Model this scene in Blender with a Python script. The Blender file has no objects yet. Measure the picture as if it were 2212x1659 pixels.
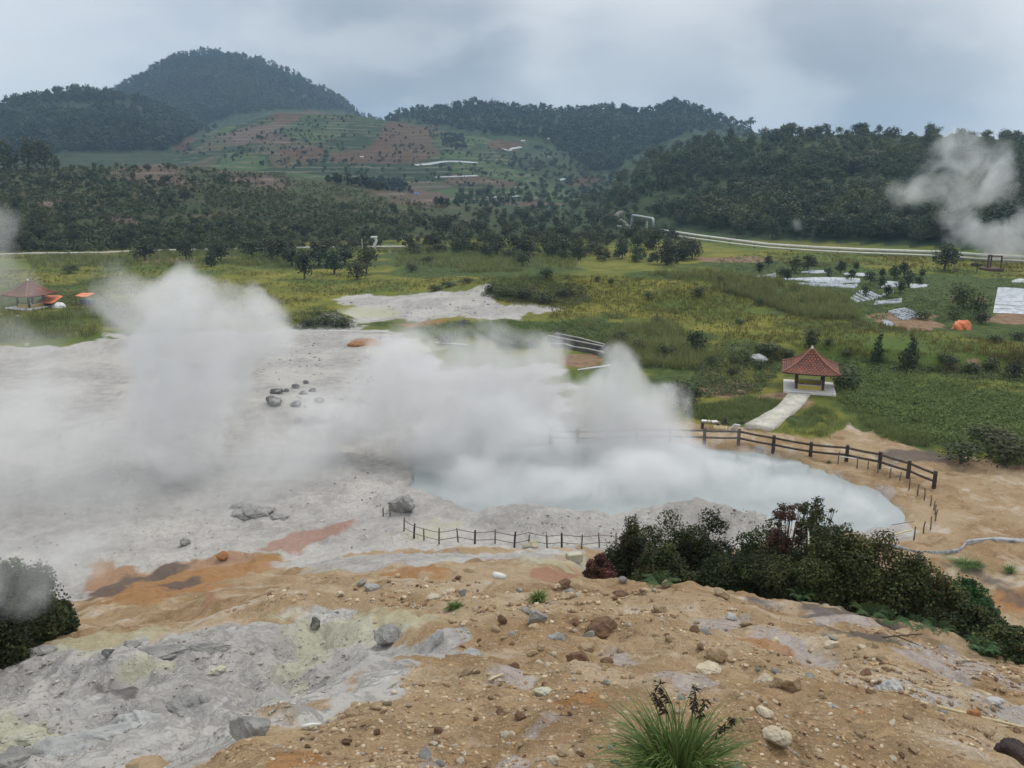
import bpy, math, random
import numpy as np
from mathutils import Vector

sc = bpy.context.scene
COL = sc.collection
RNG = np.random.default_rng(7)
random.seed(7)

# ------------------------------------------------------------------ camera
CW, CH, CF = 2212.0, 1659.0, 1841.0          # the photograph at working size, focal length in those pixels
PITCH = math.radians(14.0)
CAMZ = 20.0
cam_d = bpy.data.cameras.new('camera')
cam_d.sensor_fit = 'HORIZONTAL'
cam_d.sensor_width = 36.0
cam_d.lens = 36.0 * CF / CW
cam_d.clip_start = 0.1
cam_d.clip_end = 20000
cam = bpy.data.objects.new('camera', cam_d)
COL.objects.link(cam)
cam.location = (0, 0, CAMZ)
cam.rotation_euler = (math.radians(90) - PITCH, 0, 0)
sc.camera = cam

def ray(px, py):
    px = np.asarray(px, float); py = np.asarray(py, float)
    x = (px - CW / 2) / CF; y = (CH / 2 - py) / CF
    cp, sp = math.cos(PITCH), math.sin(PITCH)
    return np.stack([x, cp + y * sp, -sp + y * cp], -1)

def az_tan(px, py):
    d = ray(px, py)
    return np.arctan2(d[..., 0], d[..., 1]), d[..., 2] / np.hypot(d[..., 0], d[..., 1])

def on_level(px, py, z):
    d = ray(px, py)
    t = (z - CAMZ) / d[..., 2]
    return d * t[..., None] + np.array([0, 0, CAMZ])

# ------------------------------------------------------------------ noise
def _hash(ix, iy, seed):
    h = (ix.astype(np.int64) * 374761393 + iy.astype(np.int64) * 668265263 + seed * 982451653) & 0x7fffffff
    h = ((h ^ (h >> 13)) * 1274126177) & 0x7fffffff
    return ((h ^ (h >> 16)) & 0xffff) / 65535.0

def vnoise(x, y, seed=0):
    ix = np.floor(x); iy = np.floor(y)
    fx = x - ix; fy = y - iy
    fx = fx * fx * (3 - 2 * fx); fy = fy * fy * (3 - 2 * fy)
    a = _hash(ix, iy, seed); b = _hash(ix + 1, iy, seed)
    c = _hash(ix, iy + 1, seed); d = _hash(ix + 1, iy + 1, seed)
    return (a * (1 - fx) + b * fx) * (1 - fy) + (c * (1 - fx) + d * fx) * fy - 0.5

def fbm(x, y, seed=0, octv=4, gain=0.5):
    s = 0; a = 1.0
    for k in range(octv):
        s = s + a * vnoise(x * 2 ** k + 17.3 * k, y * 2 ** k - 9.1 * k, seed + k)
        a *= gain
    return s

def sstep(a, b, x):
    t = np.clip((x - a) / (b - a), 0, 1)
    return t * t * (3 - 2 * t)

def seg_dist(x, y, poly, closed=True):
    """signed distance to a polygon (inside positive) or distance to a polyline"""
    P = np.asarray(poly, float)
    n = len(P)
    best = np.full(x.shape, 1e18)
    inside = np.zeros(x.shape, bool)
    for i in range(n if closed else n - 1):
        a = P[i]; b = P[(i + 1) % n]
        e = b - a
        wx = x - a[0]; wy = y - a[1]
        t = np.clip((wx * e[0] + wy * e[1]) / max(e @ e, 1e-9), 0, 1)
        dx = wx - e[0] * t; dy = wy - e[1] * t
        best = np.minimum(best, dx * dx + dy * dy)
        if closed:
            c1 = (a[1] > y) != (b[1] > y)
            den = (b[1] - a[1]) if abs(b[1] - a[1]) > 1e-12 else 1e-12
            inside ^= c1 & (x < (b[0] - a[0]) * (y - a[1]) / den + a[0])
    d = np.sqrt(best)
    return np.where(inside, d, -d) if closed else d

# ------------------------------------------------------------------ the lie of the land
PR = np.array([0, 3.3, 6, 11, 16, 21, 27, 33, 41, 48, 60, 90])
PZ = np.array([18.3, 17.4, 15.95, 13.5, 11.4, 9.35, 6.8, 4.3, 1.2, 0.25, 0.0, 0.0])
QR = np.array([0, 3.3, 6, 11, 16, 20, 22, 25, 30, 35, 42, 60])
QZ = np.array([18.3, 17.4, 15.95, 13.5, 11.4, 9.75, 8.85, 7.0, 3.2, 0.8, 0.0, 0.0])

POOL_PX = [(880, 1010), (1000, 975), (1200, 962), (1450, 958), (1600, 975), (1720, 1000), (1830, 1040), (1910, 1080),
           (1945, 1112), (1930, 1135), (1860, 1152), (1700, 1158), (1500, 1145), (1300, 1132), (1100, 1124), (960, 1100), (890, 1060)]
POOL_Z = -0.35
POOL = on_level([p[0] for p in POOL_PX], [p[1] for p in POOL_PX], POOL_Z)[:, :2]

#        px list, skyline py list, distance of the crest, distance of the foot, tree height taken off, drop behind
HILLS = [
    ('shrub',   [-700, -300, 0, 200, 400, 600, 760, 880, 980, 1060, 1130], [370, 352, 352, 350, 348, 366, 386, 412, 434, 446, 455], 430, 246, 2.0, 0.35),
    ('terrace', [250, 360, 450, 600, 750, 850, 950, 1050, 1150, 1220, 1290, 1340], [420, 335, 286, 242, 246, 262, 280, 300, 340, 385, 415, 430], 900, 520, 0.0, 0.5),
    ('west',    [-900, -300, 0, 130, 240, 320, 430, 520, 640, 760], [300, 250, 212, 186, 190, 214, 262, 300, 350, 400], 1150, 600, 6.0, 0.5),
    ('peak',    [100, 240, 300, 370, 460, 560, 640, 720, 780, 830, 900, 980], [300, 190, 155, 117, 105, 122, 156, 196, 240, 262, 300, 340], 1700, 1000, 6.0, 0.5),
    ('middle',  [700, 830, 870, 950, 1030, 1120, 1250, 1330, 1400, 1450, 1500, 1560, 1620, 1740, 1850], [340, 252, 230, 226, 214, 226, 228, 222, 234, 213, 222, 250, 272, 300, 340], 1200, 640, 6.0, 0.5),
    ('east',    [1230, 1320, 1400, 1500, 1600, 1700, 1900, 2100, 2212, 2500, 3200], [430, 388, 326, 297, 282, 276, 273, 281, 285, 280, 300], 520, 262, 4.0, 0.5),
]
_HD = []
for nm, hx, hy, R, r0, th, back in HILLS:
    a, t = az_tan(hx, hy)
    _HD.append((nm, a, CAMZ + R * t - th, R, r0, back))

def hill_part(az, r, k):
    nm, a, zp, R, r0, back = _HD[k]
    pk = np.interp(az, a, zp, left=0, right=0) * sstep(a[0] - 0.1, a[0], az) * (1 - sstep(a[-1], a[-1] + 0.1, az))
    pk = np.maximum(pk, 0)
    f0 = r0
    if nm == 'east':
        f0 = np.interp(az, [0.08, 0.17, 0.3, 0.55, 0.9], [380, 320, 272, 238, 230])
    t = np.clip((r - f0) / (R - f0), 0, 1)
    p = {'shrub': 0.95, 'east': 0.9}.get(nm, 1.1)
    up = pk * t ** p
    dn = pk * (1 - sstep(0, 1, (r - R) / (R * back)))
    return np.where(r <= R, up, dn)

MOUNDS = [  # px, py on the plain, height, half width across, half width along
    (1190, 1150, 0.75, 3.2, 1.7), (1330, 1150, 0.35, 3.0, 1.6), (1490, 1140, 1.45, 3.2, 1.8), (1620, 1140, 0.95, 3.4, 1.6), (1090, 1140, 0.4, 2.5, 1.6),
    (1350, 640, 2.6, 30, 16), (1600, 640, 1.6, 24, 16), (690, 690, 1.6, 5, 3.5), (1120, 640, 1.8, 9, 6), (950, 660, 0.8, 12, 6),
    (480, 850, 0.8, 6, 5), (180, 760, 1.0, 8, 4), (650, 880, 0.7, 6, 3), (870, 1100, 0.7, 2.0, 1.5), (1000, 730, 0.7, 12, 4),
    (780, 740, 0.5, 2.5, 1.5), (300, 1020, 0.6, 6, 3)]
_MD = []
for mx, my, mh, ma, ml in MOUNDS:
    q = on_level(mx, my, 0.0)
    _MD.append((q[0], q[1], mh, ma, ml))

FLATS = [(*on_level(1747, 839, 0.2)[:2], 0.2), (*on_level(68, 664, 0.3)[:2], 0.3)]
BANK = on_level([1560, 1640, 1750, 1860, 2000, 2120, 2300, 2700, 2700, 2300, 2000, 1850, 1650, 1560],
                [800, 782, 776, 782, 796, 800, 800, 800, 600, 610, 640, 680, 700, 740], 0.0)[:, :2]

GULLY_PX = [(-500, 1440), (-60, 1432), (140, 1402), (330, 1384), (560, 1345), (720, 1306), (800, 1322), (880, 1350), (860, 1400),
            (800, 1460), (700, 1520), (560, 1585), (420, 1640), (300, 1760), (-500, 1800)]

def base_h(x, y):
    r = np.hypot(x, y); az = np.arctan2(x, y)
    w = sstep(0.05, 0.17, az) * (1 - sstep(2.0, 2.6, az))
    z = np.interp(r, PR, PZ) * (1 - w) + np.interp(r, QR, QZ) * w
    return z, r, az

def _gully_world():
    out = []
    for px, py in GULLY_PX:
        d = ray(px, py); d = d / np.hypot(d[0], d[1])
        rr = np.linspace(1.5, 80, 1500)
        zz = base_h(d[0] * rr, d[1] * rr)[0]
        k = np.argmax(CAMZ + d[2] * rr < zz) if np.any(CAMZ + d[2] * rr < zz) else 200
        out.append((d[0] * rr[k], d[1] * rr[k]))
    return np.array(out)
GULLY = _gully_world()

def H(x, y, fine=True):
    x = np.asarray(x, float); y = np.asarray(y, float)
    z, r, az = base_h(x, y)
    near = 1 - sstep(38, 50, r)
    far = sstep(150, 420, r)
    z = z.copy()
    # gully with the grey sulphur ground
    m = r < 60
    if np.any(m):
        g = seg_dist(x[m], y[m], GULLY)
        gi = sstep(-0.3, 1.0, g)
        lump = np.abs(fbm(x[m] / 1.3, y[m] / 1.3, 61, 4, 0.55))
        z[m] += -0.75 * sstep(-0.5, 1.6, g) + gi * (0.42 - 0.95 * lump) * 0.55
    # bank behind the pavilion, mounds
    m = (r > 60) & (r < 260)
    if np.any(m):
        b = seg_dist(x[m], y[m], BANK)
        z[m] += 1.5 * sstep(-0.8, 1.2, b + 2.2 * fbm(x[m] / 9, y[m] / 9, 31, 3))
    for mx, my, mh, ma, ml in _MD:
        ux = (x - mx); uy = (y - my)
        mr = math.hypot(mx, my)
        c, s = my / mr, mx / mr
        across = ux * c - uy * s; along = ux * s + uy * c
        e = (across / ma) ** 2 + (along / ml) ** 2
        z += mh * np.exp(-np.minimum(e, 30))
    hills = np.zeros_like(z); calm = np.zeros_like(z)
    for k in range(len(_HD)):
        hp = hill_part(az, r, k)
        calm = np.where(hp > hills, 1 - sstep(0.72, 0.95, r / _HD[k][3]), calm)
        hills = np.maximum(hills, hp)
    # noise
    rough = 0.50 * near + 0.30 * (1 - near) * (1 - far)
    z += rough * fbm(x / 4.5, y / 4.5, 3, 4) * sstep(1.0, 6.0, r)
    z += 0.9 * (1 - near) * (1 - far) * fbm(x / 22, y / 22, 11, 3) * sstep(80, 130, r)
    m = r < 50
    if np.any(m):
        u_ = x[m] * 0.75 + y[m] * 0.66; v_ = -x[m] * 0.66 + y[m] * 0.75
        rill = np.abs(fbm(u_ / 2.6, v_ / 6.5, 71, 4, 0.5))
        z[m] -= 0.13 * near[m] * sstep(4.0, 10.0, r[m]) * (1 - sstep(0.0, 0.22, rill))
    if fine:
        m = r < 75
        if np.any(m):
            fx, fy = x[m], y[m]
            z[m] += (0.30 * fbm(fx / 1.2, fy / 1.2, 21, 5, 0.6)) * sstep(0.5, 4.0, r[m])
    z += hills + hills * 0.30 * calm * fbm(x / 110, y / 110, 41, 5)
    for fx_, fy_, fz_ in FLATS:
        k = 1 - sstep(3.4, 6.0, np.hypot(x - fx_, y - fy_))
        z = z * (1 - k) + fz_ * k
    # the pool's hollow
    m = (r > 35) & (r < 90)
    if np.any(m):
        s_ = seg_dist(x[m], y[m], POOL) + 0.9 * fbm(x[m] / 2.2, y[m] / 2.2, 51, 3)
        k = sstep(-0.5, 0.5, s_)
        z[m] = z[m] * (1 - k) + (-1.1) * k
    return z

def gp(px, py):
    """where the sight line through photo pixel (px, py) meets the ground"""
    scalar = np.ndim(px) == 0
    px = np.atleast_1d(np.asarray(px, float)); py = np.atleast_1d(np.asarray(py, float))
    d = ray(px, py)
    d = d / np.hypot(d[:, 0], d[:, 1])[:, None]
    N = 420
    rr = np.geomspace(2.0, 2600, N)
    lo = np.full(len(px), rr[-2]); hi = np.full(len(px), rr[-1]); found = np.zeros(len(px), bool)
    for s in range(0, len(px), 4000):
        e = slice(s, s + 4000)
        X = d[e, 0:1] * rr; Y = d[e, 1:2] * rr
        below = (CAMZ + d[e, 2:3] * rr) < H(X, Y, False)
        k = np.argmax(below, 1)
        ok = below.any(1) & (k > 0)
        found[e] = ok
        kk = np.where(ok, k, N - 1)
        lo[e] = rr[kk - 1]; hi[e] = rr[kk]
    for _ in range(18):
        mid = 0.5 * (lo + hi)
        b = (CAMZ + d[:, 2] * mid) < H(d[:, 0] * mid, d[:, 1] * mid)
        hi = np.where(b, mid, hi); lo = np.where(b, lo, mid)
    x = d[:, 0] * hi; y = d[:, 1] * hi
    out = np.stack([x, y, H(x, y)], -1)
    return out[0] if scalar else out

def gz(x, y):
    return float(H(np.array([x]), np.array([y]))[0])

def px_size(p):
    """metres one working pixel covers at point p"""
    d = np.array(p) - np.array([0, 0, CAMZ])
    f = np.array([0, math.cos(PITCH), -math.sin(PITCH)])
    return float(d @ f) / CF

# ------------------------------------------------------------------ objects
def tag(o, label=None, cat=None, group=None, kind=None):
    if label: o['label'] = label
    if cat: o['category'] = cat
    if group: o['group'] = group
    if kind: o['kind'] = kind
    return o

def mesh_np(name, V, F, mat=None, parent=None, attrs=None, smooth=False):
    """V (n,3); F an (m,3)/(m,4) array or a list of such arrays"""
    V = np.asarray(V, np.float32)
    Fs = F if isinstance(F, list) else [F]
    Fs = [np.asarray(f, np.int32) for f in Fs if len(f)]
    me = bpy.data.meshes.new(name)
    me.vertices.add(len(V))
    me.vertices.foreach_set('co', V.ravel())
    loops = np.concatenate([f.ravel() for f in Fs])
    counts = np.concatenate([np.full(len(f), f.shape[1], np.int32) for f in Fs])
    me.loops.add(len(loops)); me.loops.foreach_set('vertex_index', loops)
    me.polygons.add(len(counts))
    me.polygons.foreach_set('loop_start', np.concatenate([[0], np.cumsum(counts)[:-1]]).astype(np.int32))
    me.update(calc_edges=True)
    if smooth:
        me.polygons.foreach_set('use_smooth', np.ones(len(counts), bool))
    for k, a in (attrs or {}).items():
        a = np.asarray(a, np.float32)
        if a.ndim == 1:
            at = me.attributes.new(k, 'FLOAT', 'POINT'); at.data.foreach_set('value', a)
        else:
            at = me.attributes.new(k, 'FLOAT_COLOR', 'POINT')
            at.data.foreach_set('color', np.concatenate([a, np.ones((len(a), 1), np.float32)], 1).ravel())
    if mat: me.materials.append(mat)
    o = bpy.data.objects.new(name, me)
    COL.objects.link(o)
    if parent is not None: o.parent = parent
    return o

def empty(name, loc, rz=0.0):
    o = bpy.data.objects.new(name, None)
    COL.objects.link(o)
    o.location = loc; o.rotation_euler = (0, 0, rz)
    o.empty_display_size = 0.3
    return o

class MB:
    """collects simple solids into one mesh"""
    def __init__(self): self.V = []; self.F = []; self.n = 0
    def add(self, V, F):
        self.V += [tuple(v) for v in V]; self.F += [tuple(i + self.n for i in f) for f in F]; self.n += len(V)
    def box(self, c, s, rz=0.0, taper=1.0, bev=0.0):
        x, y, z = (k / 2 for k in s); V = []
        if bev <= 0:
            for sz, t in ((-1, 1), (1, taper)):
                V += [(-x * t, -y * t, sz * z), (x * t, -y * t, sz * z), (x * t, y * t, sz * z), (-x * t, y * t, sz * z)]
            F = [(0, 3, 2, 1), (4, 5, 6, 7), (0, 1, 5, 4), (1, 2, 6, 5), (2, 3, 7, 6), (3, 0, 4, 7)]
        else:
            b = bev
            for zz, ins in ((-z, b), (-z + b, 0), (z - b, 0), (z, b)):
                X, Y = x - ins, y - ins
                V += [(-X, -Y, zz), (X, -Y, zz), (X, Y, zz), (-X, Y, zz)]
            F = [(0, 3, 2, 1), (12, 13, 14, 15)]
            for l in range(3):
                for k in range(4):
                    a = l * 4 + k; bb = l * 4 + (k + 1) % 4
                    F.append((a, bb, bb + 4, a + 4))
        ca, sa = math.cos(rz), math.sin(rz)
        self.add([(c[0] + v[0] * ca - v[1] * sa, c[1] + v[0] * sa + v[1] * ca, c[2] + v[2]) for v in V], F)
        return self
    def tube(self, pts, rad, seg=8, cap=True):
        pts = [Vector(p) for p in pts]
        rads = rad if isinstance(rad, (list, tuple)) else [rad] * len(pts)
        V = []; F = []
        up = Vector((0, 0, 1))
        prev = None
        for i, p in enumerate(pts):
            t = (pts[min(i + 1, len(pts) - 1)] - pts[max(i - 1, 0)]).normalized()
            if prev is None:
                a = t.orthogonal().normalized()
            else:
                a = (prev - t * prev.dot(t)).normalized()
            prev = a
            b = t.cross(a)
            for k in range(seg):
                an = 2 * math.pi * k / seg
                V.append(p + (a * math.cos(an) + b * math.sin(an)) * rads[i])
        for i in range(len(pts) - 1):
            for k in range(seg):
                k2 = (k + 1) % seg
                F.append((i * seg + k, i * seg + k2, (i + 1) * seg + k2, (i + 1) * seg + k))
        if cap:
            F.append(tuple(reversed(range(seg)))); F.append(tuple((len(pts) - 1) * seg + k for k in range(seg)))
        self.add(V, F)
        return self
    def beam(self, a, b, w, h):
        """square-section bar from a to b"""
        a = Vector(a); b = Vector(b); t = (b - a).normalized()
        s = t.cross(Vector((0, 0, 1)))
        s = s.normalized() if s.length > 1e-4 else Vector((1, 0, 0))
        u = s.cross(t)
        V = []
        for p in (a, b):
            for x, y in ((-1, -1), (1, -1), (1, 1), (-1, 1)):
                V.append(p + s * (x * w / 2) + u * (y * h / 2))
        self.add(V, [(0, 3, 2, 1), (4, 5, 6, 7), (0, 1, 5, 4), (1, 2, 6, 5), (2, 3, 7, 6), (3, 0, 4, 7)])
        return self
    def build(self, name, mat, parent=None, smooth=False):
        me = bpy.data.meshes.new(name)
        me.from_pydata(self.V, [], self.F)
        if smooth:
            me.polygons.foreach_set('use_smooth', np.ones(len(me.polygons), bool))
        me.materials.append(mat)
        o = bpy.data.objects.new(name, me)
        COL.objects.link(o)
        if parent is not None: o.parent = parent
        return o

def ico(sub=1):
    t = (1 + 5 ** 0.5) / 2
    V = [(-1, t, 0), (1, t, 0), (-1, -t, 0), (1, -t, 0), (0, -1, t), (0, 1, t), (0, -1, -t), (0, 1, -t), (t, 0, -1), (t, 0, 1), (-t, 0, -1), (-t, 0, 1)]
    F = [(0, 11, 5), (0, 5, 1), (0, 1, 7), (0, 7, 10), (0, 10, 11), (1, 5, 9), (5, 11, 4), (11, 10, 2), (10, 7, 6), (7, 1, 8),
         (3, 9, 4), (3, 4, 2), (3, 2, 6), (3, 6, 8), (3, 8, 9), (4, 9, 5), (2, 4, 11), (6, 2, 10), (8, 6, 7), (9, 8, 1)]
    V = [np.array(v) / np.linalg.norm(v) for v in V]
    for _ in range(sub):
        mid = {}; G = []
        def m(a, b):
            k = (min(a, b), max(a, b))
            if k not in mid:
                p = V[a] + V[b]; V.append(p / np.linalg.norm(p)); mid[k] = len(V) - 1
            return mid[k]
        for a, b, c in F:
            ab, bc, ca = m(a, b), m(b, c), m(c, a)
            G += [(a, ab, ca), (b, bc, ab), (c, ca, bc), (ab, bc, ca)]
        F = G
    return np.array(V), np.array(F, np.int32)

# ------------------------------------------------------------------ shader helper
class NT:
    def __init__(self, tree):
        self.t = tree
        tree.nodes.clear()
    def n(self, typ, props=None, **ins):
        nd = self.t.nodes.new(typ)
        for k, v in (props or {}).items(): setattr(nd, k, v)
        for k, v in ins.items():
            key = int(k[1:]) if (k[0] == 'i' and k[1:].isdigit()) else k.replace('_', ' ')
            self.set(nd.inputs[key], v)
        return nd
    def set(self, sock, v):
        if isinstance(v, bpy.types.Node): v = v.outputs[0]
        if isinstance(v, bpy.types.NodeSocket): self.t.links.new(v, sock)
        else:
            if sock.type == 'RGBA' and len(v) == 3: v = (*v, 1)
            sock.default_value = v
    def math(self, op, a, b=0.0, c=None, clamp=False):
        nd = self.n('ShaderNodeMath', {'operation': op, 'use_clamp': clamp}, i0=a, i1=b)
        if c is not None: self.set(nd.inputs[2], c)
        return nd.outputs[0]
    def vec(self, op, a, b=None):
        nd = self.n('ShaderNodeVectorMath', {'operation': op}, i0=a)
        if b is not None: self.set(nd.inputs[1], b)
        return nd.outputs['Value'] if op in ('DOT_PRODUCT', 'LENGTH') else nd.outputs[0]
    def noise(self, vec, scale, detail=4.0, rough=0.55, dist=0.0):
        nd = self.n('ShaderNodeTexNoise', None, Scale=scale, Detail=detail, Roughness=rough, Distortion=dist)
        self.set(nd.inputs['Vector'], vec)
        return nd.outputs['Fac']
    def ramp(self, fac, a, b, smooth=True):
        nd = self.n('ShaderNodeMapRange', {'interpolation_type': 'SMOOTHSTEP' if smooth else 'LINEAR'}, Value=fac)
        nd.inputs['From Min'].default_value = a; nd.inputs['From Max'].default_value = b
        return nd.outputs[0]
    def mix(self, fac, a, b, blend='MIX'):
        nd = self.n('ShaderNodeMix', {'data_type': 'RGBA', 'blend_type': blend})
        self.set(nd.inputs[0], fac); self.set(nd.inputs[6], a); self.set(nd.inputs[7], b)
        return nd.outputs[2]
    def attr(self, name):
        return self.n('ShaderNodeAttribute', {'attribute_name': name})

def new_mat(name):
    m = bpy.data.materials.new(name)
    m.use_nodes = True
    return m, NT(m.node_tree)

def finish(nt, surf, disp=None):
    o = nt.n('ShaderNodeOutputMaterial')
    nt.set(o.inputs['Surface'], surf)

def bsdf(nt, col, rough=0.85, bump=None, bstr=0.4, bdist=0.05, spec=0.25, metal=0.0):
    p = nt.n('ShaderNodeBsdfPrincipled', None, Base_Color=col, Roughness=rough, Metallic=metal)
    p.inputs['Specular IOR Level'].default_value = spec
    if bump is not None:
        b = nt.n('ShaderNodeBump', None, Strength=bstr, Distance=bdist, Height=bump)
        nt.set(p.inputs['Normal'], b.outputs[0])
    return p.outputs[0]

def plain_mat(name, c1, c2, scale=6.0, rough=0.8, bump=0.3, bdist=0.02, coord='Object', spec=0.25, rand=0.0, metal=0.0, stretch=None):
    """mottled two-colour material"""
    m, t = new_mat(name)
    co = t.n('ShaderNodeTexCoord').outputs[coord]
    if stretch: co = t.vec('MULTIPLY', co, stretch)
    f = t.noise(co, scale, 6, 0.65)
    f2 = t.noise(co, scale * 5.3, 4, 0.6)
    k = t.ramp(t.math('ADD', t.math('MULTIPLY', f, 0.65), t.math('MULTIPLY', f2, 0.35)), 0.36, 0.64)
    col = t.mix(k, c1, c2)
    if rand:
        oi = t.n('ShaderNodeObjectInfo').outputs['Random']
        hs = t.n('ShaderNodeHueSaturation', None, Color=col)
        t.set(hs.inputs['Value'], t.math('MULTIPLY_ADD', oi, 2 * rand, 1 - rand))
        col = hs.outputs[0]
    finish(t, bsdf(t, col, rough, f2, bump, bdist, spec, metal))
    return m
# ------------------------------------------------------------------ sky and sun
SUN_EL, SUN_AZ = math.radians(58), math.radians(35)     # azimuth from +Y towards +X
w = bpy.data.worlds.new('World'); sc.world = w; w.use_nodes = True
t = NT(w.node_tree)
sky = t.n('ShaderNodeTexSky', {'sky_type': 'NISHITA', 'sun_disc': False, 'sun_elevation': SUN_EL, 'sun_rotation': SUN_AZ})
gen = t.n('ShaderNodeTexCoord').outputs['Generated']
dirn = t.vec('NORMALIZE', gen)
sx = t.n('ShaderNodeSeparateXYZ', None, Vector=dirn).outputs
flat = t.vec('MULTIPLY', dirn, (1.0, 1.0, 2.6))
n1 = t.noise(flat, 2.3, 5, 0.5, 0.3)
n2 = t.noise(t.vec('MULTIPLY', dirn, (1.5, 1.5, 3.2)), 3.2, 4, 0.5, 0.2)
col = t.mix(t.ramp(n2, 0.34, 0.66), (0.455, 0.51, 0.585), (0.76, 0.785, 0.81))
def glow(px, py, size):
    d = ray(px, py); d = d / np.linalg.norm(d)
    dp = t.vec('DOT_PRODUCT', dirn, tuple(d))
    return t.ramp(dp, math.cos(size), 1.0)
nz = t.ramp(n1, 0.25, 0.75)
col = t.mix(t.math('MULTIPLY', glow(2230, 60, 0.55), 0.95), col, (0.98, 1.0, 1.02))
col = t.mix(t.math('MULTIPLY', glow(-40, 200, 0.30), 0.9), col, (0.86, 0.91, 0.96))
col = t.mix(t.math('MULTIPLY', glow(330, 60, 0.20), t.math('MULTIPLY', nz, 0.6)), col, (0.47, 0.545, 0.65))
col = t.mix(t.math('MULTIPLY', glow(1800, 240, 0.24), t.math('MULTIPLY_ADD', nz, 0.5, 0.55)), col, (0.335, 0.385, 0.455))
col = t.mix(t.math('MULTIPLY', glow(900, 190, 0.16), 0.7), col, (0.25, 0.31, 0.39))
col = t.mix(t.math('MULTIPLY', glow(1330, 260, 0.16), 0.5), col, (0.38, 0.44, 0.52))
n3 = t.noise(t.vec('MULTIPLY', dirn, (1.7, 1.7, 3.4)), 3.6, 4, 0.5, 0.25)
band = t.math('MULTIPLY', t.ramp(sx[2], 0.13, 0.03), t.ramp(n3, 0.42, 0.64))
col = t.mix(t.math('MULTIPLY', band, 0.6), col, (0.33, 0.385, 0.46))
band2 = t.math('MULTIPLY', t.ramp(n3, 0.52, 0.34), 0.40)
col = t.mix(band2, col, (0.80, 0.825, 0.85))
zen = t.ramp(sx[2], 0.20, 0.75)
col = t.mix(zen, col, (1.22, 1.26, 1.30))
lit = t.vec('SCALE', col); w.node_tree.nodes[-1].inputs['Scale'].default_value = 10.0
mixed = t.mix(0.93, sky.outputs[0], lit)
bg = t.n('ShaderNodeBackground', None, Color=mixed, Strength=0.1)
out = t.n('ShaderNodeOutputWorld'); t.set(out.inputs['Surface'], bg.outputs[0])

sd = bpy.data.lights.new('sun', 'SUN'); sd.energy = 1.45; sd.angle = math.radians(12); sd.color = (1.0, 0.96, 0.9)
so = bpy.data.objects.new('sun', sd); COL.objects.link(so)
to_sun = Vector((math.sin(SUN_AZ) * math.cos(SUN_EL), math.cos(SUN_AZ) * math.cos(SUN_EL), math.sin(SUN_EL)))
so.rotation_euler = to_sun.to_track_quat('Z', 'Y').to_euler()
so.location = (60, 60, 200)

sc.view_settings.view_transform = 'Standard'
sc.view_settings.look = 'None'
sc.view_settings.exposure = 0.0
sc.view_settings.gamma = 1.0
sc.render.engine = 'CYCLES'
cy = sc.cycles
cy.use_denoising = True
try: cy.denoiser = 'OPENIMAGEDENOISE'
except Exception: pass
cy.use_adaptive_sampling = True; cy.adaptive_threshold = 0.02
cy.max_bounces = 8; cy.diffuse_bounces = 3; cy.glossy_bounces = 2; cy.transmission_bounces = 4
cy.volume_bounces = 5; cy.transparent_max_bounces = 8
cy.volume_step_rate = 1.0; cy.volume_max_steps = 96
cy.sample_clamp_indirect = 4.0

# ------------------------------------------------------------------ ground sheet
NRAD = 600
rad = np.concatenate([[0.02, 0.6, 1.2], np.geomspace(1.8, 3200, NRAD)])
ang = np.radians(np.concatenate([np.linspace(-180, -44, 46, endpoint=False), np.linspace(-44, 44, 700), np.linspace(44, 180, 47)[1:-1]]))
NA, NR = len(ang), len(rad)
AA, RR = np.meshgrid(ang, rad)
GX = (np.sin(AA) * RR).ravel(); GY = (np.cos(AA) * RR).ravel()
GZ = H(GX, GY)
GR = np.hypot(GX, GY)

def poly_mask(px, soft=0.02, warp=0.05, seed=5):
    soft = soft * 2.2
    """soft ground zone: traced outline dropped on the ground, edge broken by noise that lives on the ground"""
    P = gp([p[0] for p in px], [p[1] for p in px])[:, :2]
    lo = P.min(0) - 0.25 * GR.max() * 0 - 40; hi = P.max(0) + 40
    m = (GX > lo[0]) & (GX < hi[0]) & (GY > lo[1]) & (GY < hi[1])
    out = np.zeros(len(GX), np.float32)
    x, y, r = GX[m], GY[m], GR[m]
    if len(x) == 0: return out
    rc = np.median(np.hypot(P[:, 0], P[:, 1]))
    sdist = seg_dist(x, y, P) + warp * rc * fbm(x / (0.05 * rc), y / (0.05 * rc), seed, 4, 0.6)
    out[m] = sstep(-soft * rc, soft * rc, sdist)
    return out

def zones(polys, **k):
    o = np.zeros(len(GX), np.float32)
    for i, p in enumerate(polys):
        o = np.maximum(o, poly_mask(p, seed=5 + i, **k))
    return o

def ell(cx, cy, a, b, rot=0.0, n=14):
    c, s = math.cos(rot), math.sin(rot)
    return [(cx + a * math.cos(u) * c - b * math.sin(u) * s, cy + a * math.cos(u) * s + b * math.sin(u) * c) for u in np.linspace(0, 2 * math.pi, n, endpoint=False)]

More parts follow.
